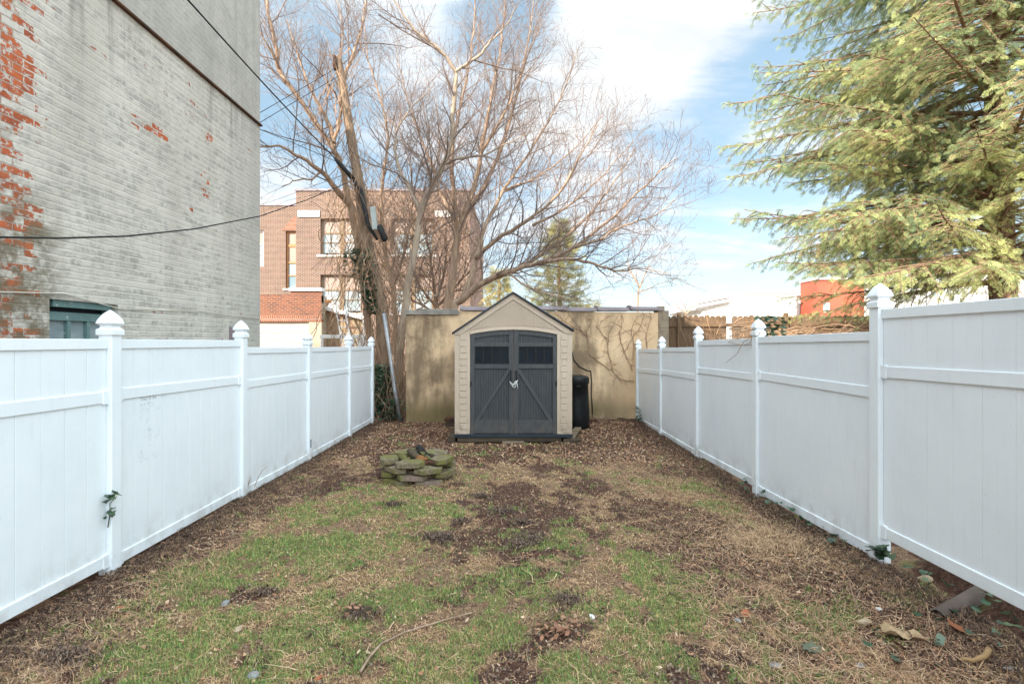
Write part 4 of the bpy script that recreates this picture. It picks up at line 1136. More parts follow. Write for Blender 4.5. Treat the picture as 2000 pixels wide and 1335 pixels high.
t = thing('ivy_sprig', (LX+.05, 3.86, .5), 'small dark green sprig growing through the gap by the nearest left post', 'sprig')
def sprig(z, n, seed, dirs):
    P = []
    for i in range(n):
        tt = i/(n-1); P.append((LX+.045+.06*tt*dirs+.01*math.sin(i*2.1), 3.835-.03*math.cos(i*2), z+.04*tt+.02*(i % 2)))
    return P
o = ivy(sprig(.60,9,1,1)+sprig(.61,7,2,.5)+sprig(.49,8,3,.55), None, .05, 8, 'leaves')
for k in ('label','category'):
    if k in o: del o[k]
o.location = Vector(o.location)-t.location; o.parent = t
MB().tube([(LX+.03,3.845,.40),(LX+.05,3.84,.50),(LX+.05,3.84,.58),(LX+.11,3.83,.64)], [.004,.004,.003,.002], 5).build('stem', M['moss_log'], t)
mb = MB()
for q in ([(497,950),(505,930),(513,918),(521,911)],[(483,955),(486,942),(490,930)]):
    mb.tube([at(a, b, 5.9) for a, b in q], [.005,.004,.003,.002], 5)
mb.top('dry_weed', M['bark'], 'thin dry weed stalks in front of the second left fence post', 'weed')
mb = MB(); b0 = on_ground(1680,1198)
mb.tube([b0, b0+Vector((-.03,.0,.08)), b0+Vector((-.06,.0,.17)), b0+Vector((-.07,0,.24))], [.006,.005,.004,.002], 5); mb.tube([b0+Vector((-.03,0,.09)), b0+Vector((.0,0,.16)), b0+Vector((.03,.0,.22))], [.004,.003,.002], 5)
mb.top('dead_weed', M['bark'], 'upright dead brown weed on the soil at lower right', 'weed')
# weed rosette
P = on_ground(1585,1272); n = 26; V = []; F = []
for i in range(n):
    a = i*2.4; l = .03+.045*(i/n); d = Vector((math.cos(a), math.sin(a), .35)); s = Vector((-math.sin(a), math.cos(a), 0))
    c0 = P+Vector((0,0,.012)); q = len(V)
    V += [c0-s*.004, c0+s*.004, c0+d*l*.6+s*.011, c0+d*l*.6-s*.011, c0+d*l-Vector((0,0,.008))]; F += [(q,q+1,q+2),(q,q+2,q+3),(q+3,q+2,q+4)]
V = np.array([tuple(v) for v in V]); c = V.mean(0)
tag(big_mesh('weed_rosette', V, np.array(F), M['ivy'], np.tile([[.13,.15,.10]], (len(V),1)), loc=c), 'flat grey green weed rosette on bare soil at lower right', 'weed')

# ================================================================== PAINTED BRICK BUILDING (left)
BX = -4.4; BY1 = 8.94; BT = 9.6
bb = thing('brick_building', (BX-3, 1, 0), 'tall brick building on the left with peeling pale grey paint over red brick', 'building')
wy0, wy1, wz0, wz1 = 4.87, 5.72, 1.35, 2.20
mb = MB().wall((BX,0,0), (0,1,0), (0,0,1), (-9.0, BY1), (-.2, BT), [(wy0,wy1,wz0,wz1)], (1,0,0), .14)
X2 = BX-7
mb.add([(BX,BY1,-.2),(X2,BY1,-.2),(X2,BY1,BT),(BX,BY1,BT)], [(0,1,2,3)])
mb.add([(BX,-9,-.2),(X2,-9,-.2),(X2,-9,BT),(BX,-9,BT)], [(0,1,2,3)]); mb.add([(X2,BY1,-.2),(X2,-9,-.2),(X2,-9,BT),(X2,BY1,BT)], [(0,1,2,3)])
mb.add([(BX,-9,BT),(BX,BY1,BT),(X2,BY1,BT),(X2,-9,BT)], [(0,1,2,3)])
o = mb.build('wall', M['painted_brick'], bb, fix=False)
# the wall's material reads world-aligned coordinates: keep the mesh origin on the world origin
o.data.transform(Matrix.Translation(bb.location)); o.location = -bb.location
MB().box(BX-.02, BX+.045, -9, BY1+.01, 5.535, 5.565).build('ledge', M['rust'], bb, bevel=.004)
fx = BX-.10
fr = MB()
fr.box(fx-.03, fx+.03, wy0, wy0+.07, wz0, wz1); fr.box(fx-.03, fx+.03, wy1-.07, wy1, wz0, wz1)
fr.box(fx-.03, fx+.07, wy0+.07, wy1-.07, wz1-.07, wz1); fr.box(fx-.03, fx+.028, wy0+.07, wy1-.07, wz1-.20, wz1-.115)
for k in (1, 2):
    yy = wy0+.07+(wy1-wy0-.14)*k/3; fr.box(fx-.03, fx+.024, yy-.018, yy+.018, wz0, wz1-.20)
w = fr.build('window', M['green_paint'], bb, bevel=.003)
MB().box(fx-.028, fx-.018, wy0+.07, wy1-.07, wz0, wz1-.20).build('pane', M['grimy'], w)
MB().box(BX-.14, BX-.13, wy0, wy1, wz0, wz1).build('backing', M['glass_dark'], w)
v = MB(); vy = 8.05; vz = 1.92
prof = []
for k in range(7):
    a = math.pi/2*k/6; prof.append((BX+.02+.13*math.sin(a), vz-.13+.22*math.cos(a)))
prof = [(BX+.001, vz+.10)] + prof + [(BX+.001, vz-.12)]
n = len(prof); v.add([(x, vy-.09, z) for x, z in prof]+[(x, vy+.09, z) for x, z in prof], [tuple(range(n)), tuple(range(2*n-1, n-1, -1))]+[(i, (i+1) % n, n+(i+1) % n, n+i) for i in range(n)])
v.build('dryer_vent', M['coping'], bb)

# ================================================================== CABLES
def sag(a, b, s, n=14): return [a.lerp(b, i/n)-Vector((0,0,s*4*(i/n)*(1-i/n))) for i in range(n+1)]
def cable(pts, r, label, mat='rubber', name='utility_cable', cat='cable'):
    return MB().tube(pts, r, 6).top(name, M[mat], label, cat, smooth=True)
A = at(655,310,12.35); B_ = at(380,0,6.6)
cable(sag(B_+(B_-A)*.7, A, .10, 20), .012, 'thick black service cable running down steeply to the leaning pole')
mb = MB(); mb.tube([at(653,308,12.3), at(660,316,12.3), at(690,350,12.35)], [.025,.05,.052], 10); mb.tube([at(690,350,12.35), at(704,372,12.4), at(711,400,12.3), at(719,440,12.25), at(737,468,12.25)], [.04,.066,.06,.05,.035], 8)
mb.top('cable_splice', M['rubber'], 'fat black cable splice sleeve hanging along the leaning pole', 'cable splice', smooth=True)
MB().tube([at(740,440,12.2), at(741,442,12.2), at(752,468,12.2), at(753,470,12.2)], [.05,.075,.075,.05], 10).top('splice_closure', M['rubber'], 'short dark cylindrical closure right of the grey box by the pole', 'closure', smooth=True)
b0, b1 = at(728,404,12.2), at(733,449,12.2)
MB().obox((b0+b1)/2, b1-b0, (0,1,0), (b1-b0).cross(Vector((0,1,0))), (b1-b0).length, .10, .125).top('terminal_box', M['grey_box'], 'narrow pale grey terminal box hanging beside the leaning pole', 'terminal box', bevel=.012)
pts = [at(-160,452,3.6), at(0,463,4.15), at(120,465,4.6), at(250,461,5.4), at(380,447,6.8), at(508,422,8.6), at(600,390,10.6), at(690,352,12.4)]
cable(pts, .009, 'thin sagging dark cable crossing in front of the painted wall')
for i, (q, lab) in enumerate([
    ([at(470,242,9.6), at(560,190,11.4), at(659,132,12.5)], 'upper of the thin wires running to the top of the pole'),
    ([at(470,262,9.6), at(560,208,11.4), at(660,150,12.5)], 'lower of the thin wires running to the top of the pole'),
    ([at(440,445,26), at(560,392,27), at(650,372,12.6)], 'thin wire reaching from the brick school to the pole'),
    ([at(440,420,24), at(540,390,22), at(675,340,12.6)], 'second thin wire just above the school roof line, left of the pole'),
    ([at(440,225,9.5), at(570,278,11.5), at(690,330,12.5)], 'thin faint wire passing behind the black service cable')]):
    cable(q, .007, lab)
pw = lambda px, py: Vector((BX+.02, (BX+.02)*1000/(px-1000), H+(665-py)*((BX+.02)*1000/(px-1000))/1000))
cable([pw(-200,566), pw(0,570), pw(125,573), pw(180,588), pw(230,602), pw(300,605), pw(390,607), pw(450,616), pw(507,622)], .006, 'thin cream wire tacked along the painted wall above the basement window', 'cream_paint')
cable([at(440,640,15.5), at(520,661,15.6), at(575,670,15.8), at(605,668,16)], .008, 'thin black wire hanging low in front of the white garage door')

# ================================================================== SCHOOL
SYD = 30.0
sc = thing('school_building', (-7.5, 36, 0), 'large brown brick school building behind the bare trees', 'building')
def X30(px): return (px-1000)*.03
def Z30(py): return H+(665-py)*.03
holes = []; groups = []
for (u0, u1) in ((626,706),(764,846)):
    for (v0, v1) in ((497,427),(611,536)):
        groups.append((X30(u0), X30(u1), Z30(v0), Z30(v1)))
holes = list(groups)
xL, xR, zT = X30(578), X30(918), Z30(373)
mb = MB().wall((0,SYD,0), (1,0,0), (0,0,1), (xL,xR), (-.2,zT), holes, (0,-1,0), .32)
mb.add([(xL,SYD,zT),(xR,SYD,zT),(xR,SYD+14,zT),(xL,SYD+14,zT)], [(0,1,2,3)])
mb.build('wall', M['school_brick'], sc, fix=False)
for xx in (xL, xR): MB().add([(xx,SYD,-.2),(xx,SYD+14,-.2),(xx,SYD+14,zT),(xx,SYD,zT)], [(0,1,2,3)]).build('side_wall', M['side_brick'], sc, fix=False)
MB().box(xL-.05, xR+.05, SYD-.07, SYD+.3, zT, zT+.12).build('coping', M['coping'], sc)
MB().box(X30(582), X30(625), SYD-.06, SYD+.05, Z30(424), Z30(411)).build('stone_panel', M['stone'], sc)
MB().box(X30(850), X30(893), SYD-.06, SYD+.05, Z30(424), Z30(411)).build('stone_panel', M['stone'], sc)
def sash_window(x0, x1, z0, z1, Y, bays, parent, frame='win_frame', tall=False):
    fr = MB(); t = .10
    fr.box(x0, x0+t, Y, Y+.1, z0, z1); fr.box(x1-t, x1, Y, Y+.1, z0, z1); fr.box(x0+t, x1-t, Y, Y+.1, z1-t, z1); fr.box(x0+t, x1-t, Y, Y+.1, z0, z0+.05)
    panes = []
    iw = (x1-x0-2*t)
    for b in range(bays):
        a = x0+t+iw*b/bays+(.14 if b else 0); c = x0+t+iw*(b+1)/bays-(.14 if b < bays-1 else 0)
        hh = z1-z0
        cuts = [(.06,.34,'blind_white'),(.36,.59,'blind_white'),(.63,.96,'blind_pink')] if not tall else [(.02,.22,'pane_blue'),(.24,.44,'blind_white'),(.47,.73,'blind_pink'),(.78,.97,'blind_pink')]
        for i, (p, q, m) in enumerate(cuts):
            panes.append((a, c, z0+hh*p, z0+hh*q, m))
        for i in range(len(cuts)-1):
            fr.box(a, c, Y+.002, Y+.09, z0+hh*cuts[i][1], z0+hh*cuts[i+1][0])
    for b in range(1, bays):
        m_ = x0+t+iw*b/bays; fr.box(m_-.14, m_+.14, Y-.02, Y+.1, z0+.05, z1-t)
    w = fr.build('window', M[frame], parent)
    for (a, c, p, q, m) in panes: MB().box(a, c, Y+.05, Y+.07, p, q).build('pane', M[m], w)
    return w
for g in groups:
    w = sash_window(g[0], g[1], g[2], g[3], SYD+.18, 2, sc)
    MB().box(g[0]-.2, g[1]+.2, SYD-.08, SYD+.17, g[2]-.14, g[2]-.003).build('sill', M['stone'], w)
# set-back left wing
Y2 = 30.9; k2 = Y2/1000
xw0, xw1, zw = (430-1000)*k2, xL-.0, H+(665-402)*k2
hl = [((558-1000)*k2, (579.5-1000)*k2-.02, H+(665-563)*k2, H+(665-451)*k2), ((490-1000)*k2, (515-1000)*k2, H+(665-520)*k2, H+(665-449)*k2)]
mb = MB().wall((0,Y2,0), (1,0,0), (0,0,1), (xw0,xw1), (-.2,zw), hl, (0,-1,0), .3)
mb.add([(xw0,Y2,zw),(xw1,Y2,zw),(xw1,Y2+12,zw),(xw0,Y2+12,zw)], [(0,1,2,3)])
mb.build('wing_wall', M['school_brick'], sc, fix=False)
MB().box(xw0, xw1, Y2-.06, Y2+.3, zw, zw+.10).build('wing_coping', M['coping'], sc)
w = sash_window(*hl[0][:2], hl[0][2], hl[0][3], Y2+.14, 1, sc, 'win_frame_orange', True)
MB().box(hl[0][0]-.15, hl[0][1], Y2-.07, Y2+.13, hl[0][2]-.13, hl[0][2]-.003).build('sill', M['stone'], w)
sash_window(*hl[1][:2], hl[1][2], hl[1][3], Y2+.14, 1, sc, 'white_paint')
pz = H+(665-450)*k2
MB().prism([((552-1000)*k2,pz),((579-1000)*k2,pz),((579-1000)*k2,pz+.85),((572-1000)*k2,pz+.75)], Y2-.035, Y2+.02).build('brick_patch', M['soldier'], sc)

# ================================================================== GARAGE and the lane behind
GY = 20.0; gk = .02
ga = thing('garage', (-9.6, GY+3, 0), 'low red brick garage with a white roll door behind the left fence', 'garage')
gx0, gx1 = (440-1000)*gk, (628-1000)*gk; dz = H+(665-628)*gk; dx0, dx1 = -10.9, (603-1000)*gk
zp = H+(665-576)*gk; zp2 = H+(665-568.5)*gk; xs_ = (567-1000)*gk
mb = MB().wall((0,GY,0), (1,0,0), (0,0,1), (gx0,gx1), (dz+.24,zp), [], (0,-1,0), .1)
mb.wall((0,GY,0), (1,0,0), (0,0,1), (xs_,gx1), (zp,zp2), [], (0,-1,0), .1)
mb.build('wall', M['garage_brick'], ga, fix=False)
MB().box(gx0, gx1, GY-.02, GY+.22, dz, dz+.238).build('soldier_course', M['soldier'], ga)
mb = MB(); mb.box(gx0+.01, gx1-.003, GY+.24, GY+.58, -.1, zp-.02); mb.box(dx1, gx1, GY-.004, GY+.23, -.1, dz-.004); mb.box(xs_, gx1-.01, GY+.006, GY+.235, zp-.3, zp2-.01); mb.box(gx0, gx1-.01, GY+.006, GY+.235, dz+.3, zp-.01)
mb.build('rendered_pier', M['beige_render'], ga)
MB().box(xs_-.03, gx1+.04, GY-.08, GY+.3, zp2, zp2+.13).build('coping', M['white_paint'], ga, bevel=.01)
mb = MB(); nz = 6
for k in range(nz): mb.box(gx0, dx1-.003, GY+.10, GY+.14, -.1+(dz+.09)*k/nz+.012, -.1+(dz+.09)*(k+1)/nz)
mb.build('door', M['cream_paint'], ga, bevel=.01)
# peeling side wall with a white sloping coping
PY = 20.6; pk = PY/1000
X = lambda px: (px-1000)*pk
Z = lambda py: H+(665-py)*pk
pwl = thing('peeling_wall', (X(668), PY, 0), 'cream wall with peeling paint and a sloping white top, right of the brick garage', 'wall')
MB().prism([(X(630),-.1),(X(722),-.1),(X(722),Z(626)),(X(630),Z(601))], PY, PY+.25).build('wall', M['peel'], pwl)
MB().bar((X(627),PY-.06,Z(599)), (X(722),PY-.06,Z(623.5)), .34, .15).build('coping', M['white_paint'], pwl, bevel=.01)
MB().box(X(633.5), X(637.5), PY-.14, PY-.06, -.1, Z(606)).top('downpipe', M['white_paint'], 'white downpipe on the cream peeling wall beside the garage', 'downpipe', bevel=.02)
MB().box(X(711), X(714.5), PY-.22, PY-.13, -.1, Z(625)).top('metal_post', M['steel'], 'slim grey metal post near the right end of the peeling wall', 'post', bevel=.01)
am = thing('amber_lamp', (X(642), PY-.03, Z(595)), 'small amber marker lamp on top of the peeling cream wall', 'lamp')
MB().box(X(633), X(641), PY-.16, PY+.02, Z(597.5), Z(592)).build('base', M['rubber'], am, bevel=.02)
MB().box(X(636), X(648), PY-.17, PY+.03, Z(592)+.002, Z(587)).build('lens', M['amber'], am, bevel=.03)
ld = thing('ladder', (X(680), PY-.4, 0), 'aluminium ladder leaning on the cream peeling wall', 'ladder')
a = Vector((X(667), PY-.20, Z(601))); b = Vector((X(712), PY-1.2, 0))
for s in (-1, 1): MB().bar(a+Vector((s*.17,0,s*.06)), b+Vector((s*.17,0,0)), .03, .07).build('rail', M['steel'], ld)
for k in range(1, 12):
    p = a.lerp(b, k/12); MB().tube([p-Vector((.17,0,0)), p+Vector((.17,0,0))], .02, 6).build('rung', M['steel'], ld)
QY = 15.0; qk = QY/1000
rk = thing('rack', ((658-1000)*qk, QY, 0), 'white metal rack frame standing behind the far left fence panels', 'rack')
X = lambda px: (px-1000)*qk
Z = lambda py: H+(665-py)*qk
MB().box(X(625), X(702), QY-.05, QY+.05, Z(660.5), Z(653.5)).build('top_bar', M['white_paint'], rk, bevel=.008)
for px in (629, 690): MB().box(X(px)-.035, X(px)+.035, QY-.04, QY+.04, 0, Z(661)).build('upright', M['white_paint'], rk, bevel=.008)
MB().box(X(697), X(724), QY-.01, QY+.30, Z(690), Z(653)).top('white_box', M['white_paint'], 'white painted box behind the end of the left fence', 'box', bevel=.02)

# ================================================================== WOODEN PICKET FENCE and white houses (right)
FY = 13.0; fk = FY/1000
wf = thing('wooden_fence', (6.6, FY, 0), 'weathered brown wooden board fence with rounded tops beyond the right fence', 'fence')
px = 1300; i = 0; zt = H+(665-616)*fk
mb = MB()
while px < 1720:
    w = .138; x0 = (px-1000)*fk
    miss = 1411 < px < 1423
    if not miss:
        tz = zt+RNG.uniform(-.02,.02); b = .55; y = FY+RNG.uniform(-.004,.004); sh_ = .05
        poly = [(x0,b),(x0+w,b),(x0+w,tz-.06),(x0+w-.012,tz-.022),(x0+w-.04,tz),(x0+.04,tz),(x0+.012,tz-.022),(x0,tz-.06)]
        mb.prism(poly, y, y+.02)
    px += 10.85+RNG.uniform(-.1,.1); i += 1
mb.build('boards', M['cedar'], wf)
for z in (H+(665-634.5)*fk, 1.15): MB().box(3.92, 9.35, FY-.045, FY-.006, z-.045, z+.045).build('rail', M['cedar'], wf, bevel=.004)
for px, zz_ in ((1324,612),(1531,612.5)):
    xx = (px-1000)*fk; MB().box(xx-.045, xx+.045, FY-.14, FY-.047, .2, H+(665-zz_)*fk+.02).build('post', M['cedar'], wf, bevel=.006)
HY = 40.0; hk = HY/1000
def house(x0, x1, zt, depth, mat, label, roof=None, Y=HY, wins=(), corner=True):
    k = Y/1000; X0, X1, ZT = (x0-1000)*k, (x1-1000)*k, H+(665-zt)*k
    h = thing('house', ((X0+X1)/2, Y+depth/2, 0), label, 'house')
    hs = [((a-1000)*k, (b-1000)*k, H+(665-c)*k, H+(665-d)*k) for a, b, c, d in wins]
    mb = MB().wall((0,Y,0), (1,0,0), (0,0,1), (X0,X1), (-.2,ZT), hs, (0,-1,0), .15)
    for xx in (X0, X1): mb.add([(xx,Y,-.2),(xx,Y+depth,-.2),(xx,Y+depth,ZT),(xx,Y,ZT)], [(0,1,2,3)])
    mb.build('wall', M[mat], h, fix=False)
    if roof == 'flat': MB().box(X0-.12, X1+.12, Y-.15, Y+depth, ZT+.002, ZT+.14).build('roof', M['white_paint'], h)
    elif roof == 'slope':
        mb = MB(); mb.prism([(X0-.2,ZT-.9),(X1+.05,ZT+.02),(X1+.05,ZT+.16),(X0-.2,ZT-.74)], Y-.2, Y+depth).build('roof', M['roof_grey'], h)
    for w in hs:
        f = MB().box(w[0], w[1], Y+.08, Y+.12, w[2], w[3]).build('window', M['white_paint'], h)
        MB().box(w[0]+.1, w[1]-.1, Y+.07, Y+.079, w[2]+.1, w[3]-.1).build('pane', M['pane_blue'], f)
    return h
# low white house: its roof edge falls towards the left
k = HY/1000
h = thing('house', ((1398-1000)*k, HY+4, 0), 'low white house with its roof line sloping down to the left', 'house')
xa, xb, za, zb2 = (1370-1000)*k, (1424-1000)*k, H+(665-606)*k, H+(665-592)*k
MB().prism([(xa,-.1),(xb-.01,-.1),(xb-.01,zb2),(xa,za)], HY, HY+7).build('wall', M['white_siding'], h)
MB().prism([(xa-.3,za-.06),(xb+.1,zb2+.02),(xb+.1,zb2+.14),(xa-.3,za+.06)], HY-.25, HY+7.1).build('roof', M['roof_grey'], h)
MB().box((1368-1000)*k, (1377-1000)*k, HY+2, HY+2.5, za, za+.62).build('chimney', M['stone'], h)
house(1424, 1466, 581, 8, 'white_siding', 'white house with one small window, left of the white clapboard wall', 'flat', HY+.5, [(1444,1450,612,603)])
house(1466, 1555, 573, 9, 'white_siding', 'wide white clapboard house seen over the wooden fence', 'flat', HY-1.0)
house(1555, 1596, 577, 8, 'white_siding', 'narrow plain white house left of the red house', 'flat', HY+.4)
house(1596, 1688, 546, 2.2, 'red_siding', 'red clapboard house behind the hemlock branches', 'flat', HY-2.0, [(1608,1622,610,590)])
house(1700, 1768, 570, 9, 'white_siding', 'white house above the nearest right fence, next to the tall post', 'flat', 46)
house(1768, 1990, 530, 9, 'white_siding', 'big white house glimpsed through the lowest hemlock branches', 'flat', 44, [(1820,1832,580,556)])
house(1990, 2350, 540, 9, 'white_siding', 'white house at the right edge behind the hemlock trunk', 'flat', 45)

# ================================================================== BARE TREES
def smooth_path(P, n):
    """Catmull-Rom through the points"""
    P = [Vector(p) for p in P]; out = []
    Q = [P[0]*2-P[1]] + P + [P[-1]*2-P[-2]]
    for i in range(1, len(Q)-2):
        for j in range(n):
            t = j/n; a, b, c, d = Q[i-1], Q[i], Q[i+1], Q[i+2]
            out.append(.5*((2*b)+(c-a)*t+(2*a-5*b+4*c-d)*t*t+(3*b-a-3*c+d)*t**3))
    out.append(P[-1]); return out
def grow(mb, p, d, L, r, lvl, rng, spec):
    """one branch and its side branches"""
    m = 5 if lvl < 2 else 4
    pts = [p]; dd = d.copy(); q = p
    for i in range(m):
        dd = (dd + Vector((rng.gauss(0,.13), rng.gauss(0,.13), rng.gauss(.05,.12)))).normalized()
        q = q + dd*(L/m); pts.append(q)
    side(mb, pts, r, r*.35, lvl, rng, spec, L)
def side(mb, pts, r0, r1, lvl, rng, spec, L, start=.18):
    n = len(pts)
    mb[lvl > 0].tube(pts, [max(.0028, r0+(r1-r0)*i/(n-1)) for i in range(n)], (10,6,4,3,3)[lvl], cap=False)
    if lvl >= spec['max']: return
    gap = spec['gap'][lvl]; ln = spec['len'][lvl]
    k = max(1, int(L*(1-start)/gap)); az = rng.random()*6.28
    for i in range(k):
        t = start+(1-start)*(i+rng.random()*.8)/k
        f = t*(n-1); j = min(int(f), n-2); p = pts[j].lerp(pts[j+1], f-j); d = (pts[j+1]-pts[j]).normalized()
        az += 2.4+rng.gauss(0,.4)
        u = d.orthogonal().normalized(); v = d.cross(u)
        ang = R(rng.uniform(28,62))
        nd = d*math.cos(ang)+(u*math.cos(az)+v*math.sin(az))*math.sin(ang)+Vector((0,0,spec['up']))
        nd.normalize()
        rr = r0+(r1-r0)*t
        l = ln*rng.uniform(.45,1.15)*(1.15-.6*t)
        grow(mb, p, nd, l, min(rr*.55, spec['rad'][lvl]*rng.uniform(.7,1.2)), lvl+1, rng, spec)
SPEC = dict(max=3, gap=(.20,.125,.10), len=(2.0,.95,.40), rad=(.018,.0075,.0042), up=.20)
def bare_tree(name, base, label, cat, limbs, bark, spec=SPEC, seed=1, twig='twig', group=None):
    """limbs: (list of (px,py,Y), r0, r1)"""
    rng = random.Random(seed)
    t = thing(name, base, label, cat, group)
    wood, fine = MB(), MB()
    for L, r0, r1, *st in limbs:
        P = smooth_path([at(*q) if not isinstance(q, Vector) else q for q in L], 4)
        P = [p+Vector((rng.gauss(0,.012), rng.gauss(0,.012), rng.gauss(0,.012))) for p in P]
        ln = sum((P[i+1]-P[i]).length for i in range(len(P)-1))
        side((wood, fine), P, r0, r1, 0, rng, spec, ln, st[0] if st else .25)
    wood.build('trunk', M[bark], t, smooth=True, fix=False)
    fine.build('crown', M[twig], t, smooth=True, fix=False)
    return t
Y = 13.6
bare_tree('spreading_tree', (-1.55, 13.6, 0), 'big spreading bare tree behind the stucco wall, its limbs arching to the right', 'tree', [
    ([Vector((-1.75,13.7,-.1)), (886,610,13.7), (902,586,13.6), (936,556,13.4), (990,530,13.0), (1058,512,12.8), (1122,482,12.6), (1198,424,12.4), (1262,360,12.2), (1322,308,12.0)], .115, .010, .32),
    ([(918,572,13.5), (948,548,13.6), (1010,525,13.9), (1060,494,14.2), (1130,440,14.5), (1190,370,14.8), (1240,290,15.0)], .09, .010, .2),
    ([(905,580,13.6), (926,520,13.8), (945,450,14.1), (985,370,14.5), (1045,280,14.8), (1095,190,15.1), (1130,95,15.3)], .085, .009, .25),
    ([(930,505,13.8), (968,468,13.3), (1030,430,12.8), (1090,380,12.4), (1130,310,12.1), (1170,240,12.0)], .065, .008, .15),
    ([(1058,512,12.8), (1110,505,12.4), (1150,512,12.1), (1200,528,11.9), (1250,524,11.7), (1305,534,11.6)], .05, .006, .15),
    ([(990,530,13.0), (1030,560,12.7), (1080,575,12.4), (1130,590,12.2)], .03, .006, .2),
    ([(1122,482,12.6), (1165,470,12.2), (1220,440,12.0), (1280,420,11.8), (1330,380,11.8)], .04, .006, .1),
    ([(1040,440,13.0), (1100,410,13.4), (1180,340,13.8), (1260,250,14.0)], .04, .006, .1),
    ([(985,370,14.5), (1040,350,14.2), (1110,300,14.0), (1180,225,14.0)], .035, .006, .1),
    ], 'bark', seed=3)
bare_tree('forked_tree', (-1.8, 14.4, 0), 'tall upright bare tree just left of the spreading tree, with many steep stems', 'tree', [
    ([Vector((-1.85,14.4,-.1)), (874,600,14.4), (884,540,14.4), (892,470,14.4), (906,420,14.5), (930,350,14.7), (944,270,14.9), (962,180,15.0), (978,90,15.2), (990,-30,15.3)], .145, .013, .3),
    ([(894,465,14.4), (890,400,14.2), (882,330,14.0), (892,240,13.8), (912,150,13.8), (925,60,13.9), (930,-40,14)], .07, .010, .2),
    ([(912,410,14.5), (948,360,14.8), (985,270,15.2), (1012,170,15.5), (1035,60,15.8), (1045,-40,16)], .075, .010, .2),
    ([(890,430,14.4), (862,380,14.7), (842,320,15.0), (815,250,15.3), (790,170,15.6), (770,80,15.8)], .06, .008, .2),
    ([(940,300,14.8), (985,220,14.5), (1020,140,14.3), (1060,40,14.2)], .05, .007, .1),
    ], 'bark_red', seed=4)
SP2 = dict(SPEC, gap=(.22,.125,.10), len=(1.9,.9,.36))
bare_tree('sapling', (-2.65, 12.3, 0), 'slim smooth grey tree forking above the left end of the stucco wall', 'tree', [
    ([Vector((-2.75,12.3,-.1)), (781,690,12.3), (786,640,12.3), (793,580,12.3), (803,520,12.2), (815,465,12.2), (820,410,12.2), (843,365,12.1), (866,322,12.0), (882,272,12.0), (885,210,12.0), (892,142,12.0)], .105, .045, .4),
    ([(892,142,12.0), (872,112,11.9), (848,88,11.8), (812,58,11.7), (775,10,11.6), (760,-30,11.6)], .045, .010, .1),
    ([(892,142,12.0), (905,128,12.1), (935,112,12.2), (958,80,12.3), (985,55,12.4), (1010,10,12.6)], .045, .010, .1),
    ([(820,415,12.2), (804,375,12.3), (786,342,12.4), (774,310,12.5), (772,272,12.5), (784,238,12.6), (815,200,12.8), (850,165,13.0)], .05, .009, .1),
    ([(868,320,12.0), (900,308,11.8), (945,300,11.6), (990,280,11.4), (1030,262,11.4)], .035, .007, .1),
    ([(806,610,12.3), (826,598,12.1), (845,580,12.0), (862,573,12.0)], .03, .008, .3)],
    'bark_pale', SP2, 5)
bare_tree('leaning_tree', (-3.5, 13.2, 0), 'tall bare tree leaning left behind the pole, up to the painted building', 'tree', [
    ([Vector((-3.5,13.2,-.1)), (726,690,13.2), (716,600,13.2), (704,510,13.2), (692,440,13.2), (680,385,13.2), (668,330,13.1), (650,288,13.0), (608,228,12.8), (572,175,12.6), (547,138,12.5), (537,80,12.4), (522,10,12.3), (510,-60,12.2)], .115, .028, .5),
    ([(652,290,13.0), (646,250,13.2), (622,205,13.5), (600,160,13.8), (580,100,14.0), (560,40,14.2)], .07, .010, .15),
    ([(684,400,13.2), (655,368,12.8), (628,334,12.5), (588,308,12.2), (545,285,12.0), (500,292,11.8)], .085, .012, .2),
    ([(652,280,13.0), (664,225,13.2), (668,170,13.4), (664,110,13.6), (668,60,13.8), (655,-20,14)], .05, .010, .1),
    ([(672,150,13.4), (688,112,13.6), (704,62,13.8), (714,0,14), (718,-50,14)], .05, .010, .1),
    ([(545,138,12.5), (530,100,12.2), (505,60,12.0), (490,20,12)], .03, .008, .1),
    ([(628,334,12.5), (610,350,12.3), (580,352,12.1), (550,365,12.0)], .03, .007, .1)],
    'bark_red', SP2, 6)
SP3 = dict(SPEC, gap=(.18,.13,.11), len=(1.6,.75,.32))
bare_tree('thin_tree', (-3.3, 14.8, 0), 'thin bare tree with dense twigs between the pole and the slim grey tree', 'tree', [
    ([Vector((-3.3,14.8,-.1)), (772,640,14.8), (768,560,14.8), (750,480,14.8), (744,400,14.8), (750,330,14.9), (758,260,15.0), (742,190,15.1), (720,120,15.2), (712,50,15.3)], .085, .010, .1),
    ([(768,560,14.8), (786,500,15.1), (800,440,15.4), (806,370,15.6), (795,300,15.8), (762,230,16)], .05, .008, .1),
    ([(750,480,14.8), (725,430,14.5), (706,380,14.3), (690,320,14.2)], .035, .007, .1),
    ([(800,440,15.4), (830,400,15.3), (850,340,15.2), (858,270,15.1), (852,200,15.1)], .035, .007, .1)],
    'bark_red', SP3, 8)
bare_tree('brushy_tree', (-2.3, 15.6, 0), 'low brushy bare tree in front of the school, behind the wall', 'tree', [
    ([Vector((-2.3,15.6,-.1)), (852,600,15.6), (846,540,15.5), (836,480,15.4), (828,420,15.4)], .07, .010, .05),
    ([(850,590,15.6), (868,530,15.8), (872,470,16), (870,400,16.2)], .05, .008, .05),
    ([(852,600,15.6), (822,560,15.2), (800,510,15.0), (780,470,14.8)], .045, .008, .05),
    ([(852,600,15.6), (890,560,15.6), (930,510,15.6), (955,440,15.6)], .045, .008, .05),
    ([(840,605,15.6), (800,580,15.9), (770,530,16.2), (752,490,16.5)], .04, .008, .05)],
    'bark_red', SP3, 9)
